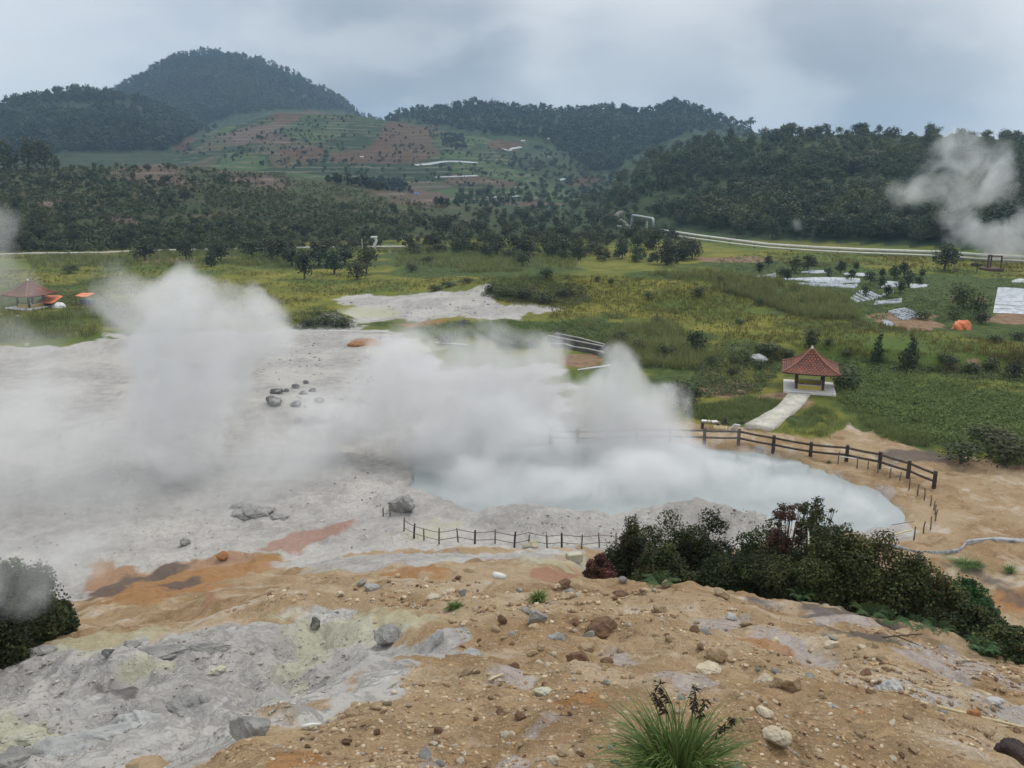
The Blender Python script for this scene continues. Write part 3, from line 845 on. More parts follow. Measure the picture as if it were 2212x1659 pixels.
def leaves(rng, blobs, n, size, aspect=0.5, inner=0.5, up=0.35, droop=0.0, jit=0.5, acc_seed=None):
    """leaf-sized faces through the volume of a cluster of lobes -> V, F, tint, acc"""
    B = np.array(blobs, float)
    vol = (B[:, 3] * B[:, 4] * B[:, 5]) ** 0.75
    k = rng.choice(len(B), n, p=vol / vol.sum())
    d, r = sphere_pts(rng, n, inner)
    wob = 1 + 0.28 * np.sin(d[:, 0] * 5 + k) * np.cos(d[:, 1] * 4 + 2 * k) + 0.12 * rng.normal(size=n)
    P = B[k, :3] + d * (r * wob)[:, None] * B[k, 3:6]
    nrm = d * 0.7 + rng.normal(size=(n, 3)) * jit + np.array([0, 0, up])
    nrm /= np.linalg.norm(nrm, axis=1)[:, None]
    a = np.cross(nrm, rng.normal(size=(n, 3))); a /= np.linalg.norm(a, axis=1)[:, None] + 1e-9
    a[:, 2] -= droop; a /= np.linalg.norm(a, axis=1)[:, None]
    b = np.cross(nrm, a)
    s = size * (0.6 + 0.8 * rng.random(n))
    L = a * (s / 2)[:, None]; W = b * (s * aspect / 2)[:, None]
    V = np.stack([P - L, P + W, P + L, P - W], 1).reshape(-1, 3)
    F = np.arange(4 * n).reshape(n, 4)
    lobe = rng.random(len(B))
    tint = np.clip(0.5 * rng.random(n) + 0.5 * lobe[k] , 0, 1)
    acc = np.clip(0.55 * rng.random(len(B))[k] + 0.45 * rng.random(n), 0, 1)
    return V, F, np.repeat(tint, 4), np.repeat(acc, 4)

def trunk_mb(rng, h, r0, limbs, lean=0.1):
    mb = MB()
    top = (rng.normal() * lean * h, rng.normal() * lean * h, h)
    pts = [(0, 0, -0.25 * r0 * 6), (top[0] * 0.2, top[1] * 0.2, h * 0.33), (top[0] * 0.55, top[1] * 0.55, h * 0.66), top]
    mb.tube(pts, [r0 * 1.25, r0, r0 * 0.72, r0 * 0.35], 7)
    for (x, y, z) in limbs:
        f = 0.3 + 0.4 * rng.random()
        s = (top[0] * f, top[1] * f, h * f)
        mid = ((s[0] + x) / 2 + rng.normal() * 0.04 * h, (s[1] + y) / 2 + rng.normal() * 0.04 * h, (s[2] + z) / 2 + 0.05 * h)
        mb.tube([s, mid, (x, y, z)], [r0 * 0.5, r0 * 0.34, r0 * 0.12], 5)
    return mb

m_bark = plain_mat('bark', (0.060, 0.045, 0.034), (0.14, 0.11, 0.085), 5, 0.9, 0.5, 0.03, rand=0.2)
M_TREE = foliage_mat('tree_foliage', (0.014, 0.026, 0.013), (0.036, 0.054, 0.023), (0.080, 0.100, 0.036), (0.100, 0.070, 0.040), 0.16, rand=0.3)
M_GROVE = foliage_mat('grove_foliage', (0.016, 0.025, 0.012), (0.046, 0.058, 0.023), (0.095, 0.105, 0.038), (0.095, 0.066, 0.044), 0.18, rand=0.3)
M_SHRUB = foliage_mat('shrub_foliage', (0.024, 0.038, 0.014), (0.066, 0.084, 0.029), (0.130, 0.150, 0.052), (0.12, 0.085, 0.05), 0.15, rand=0.3)
M_BUSH = foliage_mat('dark_bush_foliage', (0.011, 0.018, 0.008), (0.038, 0.050, 0.016), (0.110, 0.125, 0.036), (0.120, 0.055, 0.028), 0.10, rand=0.35)
M_REDB = foliage_mat('red_bush_foliage', (0.025, 0.020, 0.014), (0.075, 0.034, 0.026), (0.13, 0.055, 0.038), (0.17, 0.045, 0.045), 0.3)
M_FERN = foliage_mat('fern_foliage', (0.016, 0.040, 0.013), (0.036, 0.078, 0.022), (0.070, 0.125, 0.034))
M_COVER = foliage_mat('creeper_foliage', (0.034, 0.062, 0.016), (0.100, 0.150, 0.038), (0.190, 0.250, 0.070), trans=0.35)
M_GRASS = foliage_mat('grass_blades', (0.085, 0.098, 0.024), (0.155, 0.150, 0.038), (0.23, 0.205, 0.070), trans=0.35)
M_REED = foliage_mat('reed_blades', (0.075, 0.105, 0.034), (0.155, 0.190, 0.062), (0.270, 0.285, 0.125), trans=0.4)
M_TUFT = foliage_mat('tuft_blades', (0.035, 0.075, 0.016), (0.095, 0.165, 0.036), (0.205, 0.270, 0.085), (0.20, 0.14, 0.06), 0.06, trans=0.3, rough=0.45)
M_FAR = foliage_mat('far_forest_foliage', (0.010, 0.020, 0.013), (0.022, 0.038, 0.019), (0.044, 0.064, 0.026))

def crown_shape(kind, rng):
    """lobes of a crown of total height ~1 -> list of (x,y,z,rx,ry,rz)"""
    b = []
    if kind == 'bushy':
        for k in range(9):
            a = rng.random() * 6.28; q = 0.26 * rng.random() ** 0.5; z = 0.28 + 0.48 * rng.random()
            s = 0.17 + 0.10 * rng.random()
            b.append((q * math.cos(a), q * math.sin(a), z, s, s, s * 0.85))
        b.append((0, 0, 0.8, 0.15, 0.15, 0.18)); b.append((0, 0, 0.38, 0.30, 0.30, 0.24))
    elif kind == 'cone':
        for k in range(11):
            z = 0.14 + 0.80 * k / 10; s = 0.24 * (1.05 - z) + 0.045
            a = rng.random() * 6.28
            b.append((0.06 * math.cos(a), 0.06 * math.sin(a), z, s, s, 0.10))
    elif kind == 'round':
        for k in range(8):
            a = rng.random() * 6.28; q = 0.30 * rng.random() ** 0.5
            s = 0.24 + 0.1 * rng.random()
            b.append((q * math.cos(a), q * math.sin(a), 0.32 + 0.40 * rng.random(), s, s, s * 0.8))
        b.append((0, 0, 0.28, 0.44, 0.44, 0.26))
    elif kind == 'open':
        for k in range(10):
            a = rng.random() * 6.28; q = 0.30 * rng.random() ** 0.5
            s = 0.10 + 0.08 * rng.random()
            b.append((q * math.cos(a), q * math.sin(a), 0.48 + 0.42 * rng.random(), s, s, s * 0.75))
        b.append((0, 0, 0.70, 0.18, 0.18, 0.2))
    elif kind == 'lolly':
        for k in range(6):
            a = rng.random() * 6.28; q = 0.18 * rng.random() ** 0.5
            s = 0.15 + 0.07 * rng.random()
            b.append((q * math.cos(a), q * math.sin(a), 0.60 + 0.25 * rng.random(), s, s, s * 0.8))
    elif kind == 'flat':
        for k in range(9):
            a = rng.random() * 6.28; q = 0.42 * rng.random() ** 0.5
            s = 0.13 + 0.08 * rng.random()
            b.append((q * math.cos(a), q * math.sin(a), 0.74 + 0.18 * rng.random(), s, s, s * 0.5))
    return b

class Proto:
    def __init__(self, kind, seed, n, leaf, mat, name):
        rng = np.random.default_rng(seed)
        bl = crown_shape(kind, rng)
        V, F, ti, ac = leaves(rng, bl, n, leaf, 0.62)
        V[:, 2] = np.maximum(V[:, 2], 0.02)
        self.V, self.F, self.ti, self.ac = V, F, ti, ac
        c = mesh_np('crown', V, F, mat, None, dict(tint=ti, acc=ac))
        self.crown_me = c.data; bpy.data.objects.remove(c)
        hh = {'bushy': 0.72, 'cone': 0.93, 'round': 0.5, 'open': 0.85, 'lolly': 0.75, 'flat': 0.82}[kind]
        k = trunk_mb(rng, hh, 0.026 if kind != 'round' else 0.03, [b[:3] for b in bl[:5]], 0.03).build('trunk', m_bark)
        self.trunk_me = k.data; bpy.data.objects.remove(k)
        self.name = name
    def place(self, p, h, rz, label, cat='tree', group=None, wide=1.0, name=None):
        e = empty(name or self.name, p, rz); e.scale = (h * wide, h * wide, h)
        for nm, me in (('trunk', self.trunk_me), ('crown', self.crown_me)):
            o = bpy.data.objects.new(nm, me); COL.objects.link(o); o.parent = e
        return tag(e, label, cat, group)

PB = [Proto('bushy', 100 + i, 620, 0.085, M_TREE, 'broadleaf_tree') for i in range(4)]
PG = [Proto('bushy', 130 + i, 620, 0.085, M_GROVE, 'broadleaf_tree') for i in range(4)]
PC = [Proto('cone', 110 + i, 420, 0.085, M_TREE, 'conical_tree') for i in range(2)]
PO = [Proto('open', 120 + i, 420, 0.085, M_GROVE, 'slender_tree') for i in range(3)]
PL = [Proto('lolly', 140 + i, 340, 0.075, M_TREE, 'field_tree') for i in range(3)]
PR_ = [Proto('round', 150 + i, 700, 0.085, M_GROVE, 'dense_shrub') for i in range(4)]
PS = [Proto('round', 160 + i, 700, 0.085, M_SHRUB, 'green_shrub') for i in range(3)]
PF = [Proto('flat', 170 + i, 260, 0.09, M_TREE, 'flat_topped_tree') for i in range(2)]

def in_poly_px(poly, n, rng):
    P = np.array(poly, float); lo, hi = P.min(0), P.max(0)
    out = np.zeros((0, 2))
    while len(out) < n:
        q = lo + (hi - lo) * rng.random((n * 3, 2))
        out = np.concatenate([out, q[seg_dist(q[:, 0], q[:, 1], P) > 0]])
    return out[:n]

rng = np.random.default_rng(42)
# ---- trees that stand alone: base pixel, height in pixels, prototype, label
SOLO = [
    (313, 562, 48, PG[0], 1.35, 'wide dark tree standing across the white pipe at the meadow edge'),
    (403, 564, 46, PG[2], 0.85, 'thin tree with bare forked trunk between wide dark tree and meadow'),
    (457, 575, 40, PC[0], 1.1, 'small dark conical tree at the near end of the tree group in the ochre meadow'),
    (478, 566, 46, PG[1], 1.05, 'brownish open tree just behind the small conical tree'),
    (545, 556, 44, PG[3], 1.3, 'dark brownish tree at the left end of the meadow clump'),
    (690, 575, 56, PB[3], 1.25, 'tall rounded tree at the back of the meadow clump'),
    (745, 572, 46, PG[0], 1.2, 'dark tree behind the dense round shrub tree'),
    (612, 560, 46, PB[0], 1.2, 'greener tree second from the left in the meadow clump'),
    (588, 562, 50, PG[1], 1.2, 'dark tree at the edge of meadow before the reed patch'),
    (630, 574, 40, PB[1], 1.1, 'mid green bushy tree left of the tallest meadow tree'),
    (658, 603, 64, PB[1], 0.75, 'tallest dark meadow tree with a narrow lower trunk'),
    (722, 592, 52, PB[2], 1.1, 'pale green bushy tree in the middle of the meadow clump'),
    (772, 604, 46, PR_[0], 0.85, 'dense black-green round shrub tree in the open meadow'),
    (792, 592, 60, PG[2], 0.8, 'upright dark tree leaning over the round shrub tree'),
    (1505, 768, 52, PB[0], 1.0, 'loose green young tree in the scrub above the steam'),
    (1748, 757, 46, PB[2], 0.95, 'airy young tree directly behind the red pavilion roof'),
    (1894, 783, 58, PC[0], 0.9, 'dark narrow conifer on the bank beside the pavilion'),
    (1968, 773, 46, PC[1], 1.2, 'short dark conifer at the brink of the brown bank'),
    (1958, 812, 60, PG[3], 0.8, 'grey green sapling under the brown bank'),
    (2040, 585, 60, PB[3], 1.0, 'biggest dark tree at the edge of mulch fields below the pipe'),
    (2110, 588, 24, PL[0], 1.3, 'small lone tree on the pasture below the steam'),
]
for px, py, hp, pr, wd, lab in SOLO:
    p = gp(px, py)
    pr.place(p, hp * px_size(p) * (1.08 if py < 620 else 1.15), rng.random() * 6.28, lab, wide=wd * (1.25 if py < 620 else 1.0))

# ---- round-headed trees among the mulch beds
FT = [(1718, 590, 34), (1745, 585, 36), (1700, 606, 26), (1815, 592, 30), (1838, 606, 24), (1880, 614, 30), (1902, 622, 26), (1932, 603, 30), (1953, 600, 34), (1962, 620, 34), (1944, 632, 28),
      (1918, 640, 26), (1870, 640, 22), (1985, 618, 22), (1990, 600, 20), (1660, 575, 24), (1790, 600, 22), (1640, 590, 24), (1850, 585, 20), (1905, 600, 22)]
for i, (px, py, hp) in enumerate(FT):
    p = gp(px, py)
    PB[i % 4].place(p, hp * px_size(p) * 1.1, rng.random() * 6.28, 'small round-headed tree standing among the silver mulch beds', group='trees between the mulch beds', wide=1.15)

# ---- the grove, the foot of the ridge, the brown hill: nearest trees one by one
GROVE = [(880, 560), (930, 505), (1040, 470), (1180, 440), (1290, 425), (1350, 470), (1400, 500), (1490, 530), (1500, 560), (1440, 574), (1330, 574), (1250, 572), (1160, 552), (1010, 556), (940, 545)]
q = in_poly_px(GROVE, 95, rng); q = q[np.argsort(q[:, 1])]
P = gp(q[:, 0], q[:, 1])
for i, p in enumerate(P):
    (PG if i % 3 else PR_)[i % 4].place(p, 3.6 + 2.2 * rng.random(), rng.random() * 6.28, 'dark bushy tree in the dense grove between meadow and terraced hill', group='trees of the central grove', wide=1.15, name='broadleaf_tree')
RFOOT = [(1420, 480), (1560, 420), (1800, 420), (2212, 430), (2260, 545), (2212, 547), (1900, 533), (1660, 525), (1460, 495)]
q = in_poly_px(RFOOT, 70, rng); P = gp(q[:, 0], q[:, 1] + 0.0)
for i, p in enumerate(P):
    (PG if i % 2 else PB)[i % 4].place(p, 5.0 + 3.0 * rng.random(), rng.random() * 6.28, 'dark broad tree on the lower slope of the forested ridge behind the pipeline', group='trees above the pipeline', wide=1.1)
SH = [(0, 360), (300, 352), (600, 380), (860, 430), (930, 500), (800, 530), (500, 545), (250, 545), (0, 545)]
q = in_poly_px(SH, 30, rng); P = gp(q[:, 0], q[:, 1])
for i, p in enumerate(P):
    (PG[i % 4] if i % 3 else PC[i % 2]).place(p, (3.0 + 2.4 * rng.random()), rng.random() * 6.28, 'small dark tree scattered over the brown scrub hill', group='trees on the scrub hill', wide=1.1)
for i, (px, py, hp) in enumerate([(20, 345, 78), (60, 345, 82), (95, 345, 70), (-25, 345, 95), (120, 345, 34)]):
    az_, _t = az_tan(px, py); p = np.array([math.sin(az_) * (415 + 3 * i), math.cos(az_) * (415 + 3 * i), 0.0]); p[2] = gz(p[0], p[1]) - 1.0
    PG[i % 4].place(p, hp * px_size(p), i * 1.3, 'tall dark tree of the clump on the brow of the scrub hill', group='clump on the scrub hill brow', wide=0.9)
# trees standing out on the skyline of the ridge
SKY = [(1700, 274, 14, 0), (1790, 272, 12, 1), (1880, 268, 18, 1), (1920, 270, 16, 0), (1955, 272, 12, 2), (1990, 270, 14, 0), (2025, 275, 16, 3), (2100, 278, 12, 0), (2150, 280, 18, 4), (2180, 282, 12, 3),
       (1620, 272, 16, 2), (1635, 272, 14, 2), (1580, 262, 12, 2), (1660, 272, 18, 1), (2010, 270, 20, 3)]
for px, py, hp, k in SKY:
    p = gp(px, py + 12)
    pr = [PB[0], PC[0], PO[0], PC[1], PF[0]][k]
    pr.place(p, hp * px_size(p) * 2.0, px * 0.37, 'tree rising above its neighbours on the skyline of the right ridge', group='skyline trees of the ridge', wide=1.0)

# ---- far forests: past counting, one mesh each
def forest(name, label, polys, n, hmin, hmax, protos, mat, seed, sub=1.0, clus=None, crest=None, ncrest=0):
    rng = np.random.default_rng(seed)
    Vs = []; Fs = []; T = []; A = []; k = 0
    P = []
    for poly, share in polys:
        q = in_poly_px(poly, int(n * share), rng)
        P.append(gp(q[:, 0], q[:, 1]))
    P = np.concatenate(P)
    if crest is not None:
        nm, aa, zz, R_, r0_, bk = _HD[crest]
        az_ = rng.uniform(max(aa[0], -0.62), min(aa[-1], 0.62), ncrest or 160); rr_ = R_ * rng.uniform(0.93, 1.015, len(az_))
        Q = np.stack([np.sin(az_) * rr_, np.cos(az_) * rr_], 1); ok = hill_part(az_, rr_, crest) > 25
        Q = Q[ok]; P = np.concatenate([P, np.column_stack([Q, H(Q[:, 0], Q[:, 1])])])
    cl = fbm(P[:, 0] / 30, P[:, 1] / 30, seed, 3)
    big = fbm(P[:, 0] / 70, P[:, 1] / 70, seed + 5, 3)
    for p, c_, b_ in zip(P, cl, big):
        if clus is not None and c_ + 0.25 * rng.normal() < clus: continue
        if p[0] ** 2 + p[1] ** 2 > 2300 ** 2: continue
        pr = protos[rng.integers(len(protos))]
        h = hmin + (hmax - hmin) * rng.random() ** 2.2
        a = rng.random() * 6.28; c, s = math.cos(a), math.sin(a)
        nl = len(pr.F); m = max(30, int(nl * sub)); st = rng.integers(0, nl - m + 1)
        v = pr.V[st * 4:(st + m) * 4]
        ctr = v.reshape(-1, 4, 3).mean(1, keepdims=True)
        v = (ctr + (v.reshape(-1, 4, 3) - ctr) * min(2.6, sub ** -0.5)).reshape(-1, 3) * h
        wd = 0.9 + 0.5 * rng.random()
        Vs.append(np.stack([(v[:, 0] * c - v[:, 1] * s) * wd, (v[:, 0] * s + v[:, 1] * c) * wd, v[:, 2]], 1) + p)
        Fs.append(np.arange(len(v)).reshape(-1, 4) + k); k += len(v)
        T.append(np.clip(pr.ti[st * 4:(st + m) * 4] * 0.5 + 0.45 * rng.random() + 0.9 * b_, 0, 1)); A.append(pr.ac[st * 4:(st + m) * 4] * 0.35 + 0.65 * rng.random())
    o = mesh_np(name, np.concatenate(Vs), np.concatenate(Fs), mat, None, dict(tint=np.concatenate(T), acc=np.concatenate(A)))
    return tag(o, label, 'forest', kind='stuff')

forest('ridge_forest', 'dark mixed forest covering the right ridge', [([(1240, 425), (1330, 375), (1420, 318), (1600, 276), (2212, 284), (2300, 290), (2300, 530), (1900, 520), (1660, 510), (1460, 485), (1330, 450)], 1.0)],
       3800, 2.2, 8.0, PB + PG, M_TREE, 201, 0.7, -0.27, 5)
forest('grove_undergrowth', 'dark undergrowth and young trees of the valley floor', [([(860, 560), (930, 470), (1150, 430), (1280, 415), (1420, 480), (1500, 545), (1480, 575), (1250, 572), (1000, 545)], 0.6), ([(0, 548), (0, 480), (800, 500), (900, 540), (700, 545), (300, 548)], 0.4)],
       700, 1.6, 3.6, PR_ + PG, M_GROVE, 202, 0.42)
forest('hill_scrub', 'brown-green scrub growing over the near left hill', [([(0, 365), (300, 356), (600, 380), (860, 430), (960, 450), (900, 500), (800, 530), (500, 540), (0, 540)], 1.0)],
       5600, 0.5, 2.6, PR_ + PS + PB, M_SHRUB, 203, 0.30, -0.05)
forest('valley_trees', 'trees and hedges along the foot of the terraced fields', [([(930, 450), (1000, 415), (1130, 400), (1200, 385), (1290, 380), (1330, 400), (1270, 430), (1100, 450)], 0.5), ([(1100, 360), (1180, 300), (1230, 330), (1300, 380), (1180, 390)], 0.25), ([(700, 395), (860, 390), (900, 420), (800, 410)], 0.25)],
       420, 2.5, 6.0, PB + PG, M_TREE, 204, 0.3)
forest('mountain_forest', 'hazy forest covering the rounded mountain', [([(250, 196), (300, 162), (370, 124), (460, 112), (560, 128), (640, 162), (720, 204), (790, 246), (700, 240), (600, 236), (500, 250), (430, 275), (350, 320), (330, 260)], 1.0)],
       2500, 7, 14, PB + PC[:1], M_FAR, 205, 0.10, None, 3, 420)
forest('west_forest', 'hazy trees on the long left hill', [([(0, 214), (130, 188), (250, 192), (330, 222), (260, 222), (100, 225), (0, 240)], 0.22), ([(400, 235), (470, 215), (500, 240), (390, 310), (350, 330), (340, 290)], 0.28), ([(0, 240), (330, 240), (350, 325), (130, 330), (0, 345), (0, 260)], 0.5)],
       2800, 3, 12, PB + PO[:1], M_FAR, 206, 0.12, None, 2, 260)
forest('middle_forest', 'hazy forest on the middle ridge under the clouds', [([(835, 250), (870, 236), (950, 230), (1030, 220), (1120, 230), (1250, 234), (1330, 228), (1400, 238), (1450, 219), (1500, 228), (1560, 256), (1600, 275), (1480, 290), (1400, 320), (1330, 370), (1270, 372), (1180, 300), (1050, 290), (960, 275), (870, 258)], 1.0)],
       1900, 5, 12, PB + PO[:1] + PC[:1], M_FAR, 207, 0.14, None, 4, 320)
forest('terrace_hedges', 'dark hedges and lone trees between the terraced fields', [([(360, 330), (460, 285), (600, 250), (760, 250), (930, 270), (1050, 305), (1150, 345), (1200, 385), (1000, 410), (800, 385), (500, 350)], 0.7), ([(925, 300), (935, 235), (950, 300)], 0.05), ([(950, 290), (1000, 290), (1010, 330), (960, 320)], 0.25)],
       2600, 1.0, 3.8, PB + PR_, M_FAR, 208, 0.12, 0.02)

# ---- meadow shrubs
MSH = [(1510, 640, 22, 34), (1400, 645, 16, 26), (1640, 660, 18, 24), (1010, 612, 14, 26), (1100, 560, 26, 34), (995, 548, 40, 44), (1052, 556, 34, 44), (1128, 574, 30, 44), (1090, 640, 22, 50), (1130, 645, 24, 60), (1175, 655, 22, 60),
       (1220, 640, 20, 50), (1060, 634, 20, 30), (1180, 600, 22, 40), (1640, 800, 26, 34), (1580, 815, 22, 28), (1540, 790, 22, 30), (1830, 770, 18, 30), (1790, 745, 14, 24), (2090, 805, 26, 50), (2140, 800, 30, 44),
       (2190, 815, 40, 50), (2050, 790, 26, 50), (1700, 770, 20, 40), (1660, 760, 20, 60), (700, 700, 20, 60), (740, 705, 22, 50), (665, 705, 16, 40), (970, 620, 12, 40), (940, 628, 14, 40), (890, 588, 20, 30), (920, 570, 18, 30),
       (1320, 612, 12, 18), (1290, 608, 12, 16), (1560, 610, 14, 22), (1110, 745, 20, 40), (1150, 752, 20, 34), (960, 742, 24, 50), (1210, 720, 16, 40), (1000, 705, 16, 34), (1600, 700, 12, 24), (1420, 700, 18, 30),
       (250, 705, 20, 40), (150, 590, 18, 40), (1380, 760, 30, 40), (1340, 740, 26, 36), (1440, 770, 30, 44), (1690, 600, 24, 30), (2120, 700, 30, 36), (2060, 690, 24, 40), (1990, 690, 24, 40), (2200, 735, 20, 40), (2150, 740, 20, 40)]
for i, (px, py, hp, wp) in enumerate(MSH):
    p = gp(px, py); s = px_size(p)
    h = hp * s * 1.15
    dark = (i % 3 == 0)
    (PR_ if dark else PS)[i % 3].place(p, h, i * 1.1, ('dark' if dark else 'fresh green') + ' low shrub dotted about the meadow and fields', 'shrub',
                                     ('dark' if dark else 'green') + ' meadow shrubs', wide=wp * s / h * 1.05, name='dark_shrub' if dark else 'green_shrub')
for i, (px, py, hp, wp, lab) in enumerate([
    (1470, 880, 62, 76, 'big black-green bush at the right edge of the steam'), (1500, 868, 30, 40, 'rounded dark shrub next to the big black-green bush'),
    (1830, 838, 46, 80, 'bright green leafy bush behind the right corner of the pavilion slab'), (2080, 668, 56, 60, 'hedge-like green bush beside the large silver sheet'),
    (2112, 690, 60, 50, 'taller green bush touching the large silver sheet'), (2170, 1005, 80, 130, 'dark bush mass at the edge of the ochre flat'), (2075, 1000, 50, 90, 'low dark bush in front of the dark bush mass'),
    (2150, 960, 40, 110, 'leafy green bush above the dark bush mass')]):
    p = gp(px, py); s = px_size(p); h = hp * s * 1.15
    (PR_ if i in (0, 1, 5, 6) else PS)[i % 3].place(p, h, i * 1.7, lab, 'bush', wide=wp * s / h * 1.0, name='leafy_bush')

# ---- grasses
def blades(name, label, polys, n, per, hlo, hhi, wd, mat, seed, lean=0.5):
    rng = np.random.default_rng(seed)
    P = np.concatenate([gp(*in_poly_px(pl, int(n * sh), rng).T) for pl, sh in polys])
    keep = np.ones(len(P), bool)
    N = len(P) * per
    P = P[fbm(P[:, 0] / 6, P[:, 1] / 6, seed, 3) + 0.22 * rng.normal(size=len(P)) > -0.12]
    N = len(P) * per
    B = np.repeat(P, per, 0) + rng.normal(size=(N, 3)) * np.array([0.16, 0.16, 0.0])
    dist = np.linalg.norm(B[:, :2], axis=1)
    h = (hlo + (hhi - hlo) * rng.random(N)) * np.repeat(0.7 + 0.6 * rng.random(len(P)), per)
    a = rng.random(N) * 6.28
    w_ = wd * (dist / 100) ** 0.6
    side = np.stack([np.cos(a), np.sin(a), np.zeros(N)], 1) * (w_ / 2)[:, None]
    b = a + 1.57 + rng.normal(size=N) * 0.5
    le = np.stack([np.cos(b), np.sin(b), np.zeros(N)], 1) * (h * lean * rng.random(N))[:, None]
    M = B + np.array([0, 0, 1]) * (h * 0.6)[:, None] + le * 0.35
    T = B + np.array([0, 0, 1]) * (h)[:, None] + le
    B[:, 2] -= 0.05
    V = np.stack([B - side, B + side, M + side * 0.7, M - side * 0.7, T], 1).reshape(-1, 3)
    k = np.arange(N) * 5
    Q = np.stack([k, k + 1, k + 2, k + 3], 1); R = np.stack([k + 3, k + 2, k + 4], 1)
    ti = np.repeat(np.clip(np.repeat(0.55 * rng.random(len(P)), per) + 0.45 * rng.random(N), 0, 1), 5)
    o = mesh_np(name, V, [Q, R], mat, None, dict(tint=ti, acc=ti * 0))
    return tag(o, label, 'grass', kind='stuff')

MEADOW = [(-60, 585), (250, 582), (450, 568), (560, 565), (800, 605), (1000, 600), (1250, 595), (1560, 610), (1830, 690), (2212, 745), (2260, 800), (2100, 765), (1860, 770), (1700, 745), (1560, 730), (1400, 690), (1190, 690),
          (1180, 640), (1040, 612), (900, 630), (720, 640), (600, 690), (-60, 690)]
blades('meadow_grass', 'yellow-green meadow grass', [(MEADOW, 0.8), ([(1650, 545), (2212, 560), (2212, 600), (1900, 585), (1700, 575)], 0.2)], 20000, 5, 0.18, 0.45, 0.05, M_GRASS, 301, 0.9)
blades('tall_grass', 'tall green reed grass in drifts over the meadow', [([(850, 575), (860, 540), (1000, 535), (1250, 560), (1240, 582), (1000, 590)], 0.28), ([(1400, 592), (1500, 585), (1640, 602), (1830, 640), (1860, 692), (1740, 690), (1600, 640)], 0.34),
       ([(1300, 720), (1440, 695), (1560, 765), (1500, 800), (1350, 790)], 0.18), ([(60, 582), (60, 556), (430, 548), (560, 532), (700, 545), (640, 572), (300, 575)], 0.16), ([(0, 560), (0, 552), (300, 547), (560, 542), (920, 537), (920, 545), (600, 552), (300, 556)], 0.09), ([(-20, 690), (200, 680), (230, 700), (200, 730), (-20, 735)], 0.05)], 10000, 8, 0.5, 1.35, 0.05, M_REED, 302, 1.2)
blades('verge_grass', 'green grass in tufts beside the concrete path', [([(1480, 882), (1560, 872), (1620, 862), (1690, 868), (1640, 905), (1595, 918), (1500, 902)], 0.3), ([(1672, 932), (1720, 905), (1760, 882), (1800, 890), (1812, 925), (1780, 943)], 0.3),
       ([(1830, 890), (1810, 860), (1900, 870), (2000, 900), (2010, 965), (1930, 955), (1890, 930)], 0.4)], 6000, 8, 0.15, 0.5, 0.04, M_REED, 303, 0.9)
M_REEDC = foliage_mat('crop_leaves', (0.026, 0.056, 0.018), (0.060, 0.105, 0.034), (0.110, 0.165, 0.055), trans=0.3)
def cover(name, label, polys, n, mat, seed, leaf=0.16, rad=0.55, per=26, patchy=False):
    rng = np.random.default_rng(seed)
    P = np.concatenate([gp(*in_poly_px(pl, int(n * sh), rng).T) for pl, sh in polys])
    if patchy: P = P[fbm(P[:, 0] / 14, P[:, 1] / 14, seed, 4, 0.6) > 0.07]
    Vs = []; T = []
    for p in P:
        s = rad * (0.5 + 0.9 * rng.random())
        V, F, ti, ac = leaves(rng, [(p[0], p[1], p[2] + 0.1 * s, s, s, s * 0.75)], per, leaf, 0.7, 0.75, 0.8)
        Vs.append(V); T.append(np.clip(ti * 0.7 + 0.3 * rng.random(), 0, 1))
    V = np.concatenate(Vs); T = np.concatenate(T)
    return tag(mesh_np(name, V, np.arange(len(V)).reshape(-1, 4), mat, None, dict(tint=T, acc=T * 0)), label, 'ground cover', kind='stuff')
cover('creeper_cover', 'bright leafy creepers covering the ground right of the pavilion', [([(1820, 870), (1800, 815), (1860, 805), (2000, 815), (2260, 840), (2260, 1000), (2050, 965), (1960, 940), (1900, 900)], 0.72),
      ([(890, 705), (1000, 697), (1250, 695), (1420, 700), (1480, 740), (1380, 770), (1300, 740), (1150, 735), (960, 735)], 0.28)], 4200, M_COVER, 304)
cover('crop_greenery', 'green crops and weeds between the silver mulch beds', [([(1600, 612), (1650, 580), (1880, 578), (2060, 606), (2090, 650), (2060, 700), (1960, 690), (1880, 690), (1840, 660), (1830, 630), (1700, 620)], 0.6), ([(2060, 590), (2260, 600), (2260, 625), (2130, 625), (2100, 690), (2050, 690)], 0.2), ([(1540, 560), (1640, 545), (1700, 560), (1640, 590), (1560, 590)], 0.2)], 1500, M_REEDC, 306, 0.16, 0.42, 24)
cover('meadow_weeds', 'dull green weeds and low scrub in patches over the meadow', [(MEADOW, 0.66), ([(800, 600), (1000, 585), (1250, 590), (1250, 600), (1000, 610)], 0.1), ([(300, 560), (800, 560), (800, 600), (600, 590)], 0.10), ([(-20, 640), (60, 600), (240, 600), (260, 690), (200, 725), (-20, 735)], 0.14)], 2600, M_SHRUB, 307, 0.14, 0.5, 22, True)
cover('hill_undergrowth', 'low continuous undergrowth over the near left hill', [([(0, 362), (300, 356), (600, 378), (860, 428), (960, 450), (900, 500), (800, 530), (500, 542), (0, 542)], 1.0)], 5200, M_SHRUB, 308, 0.75, 2.0, 16, True)
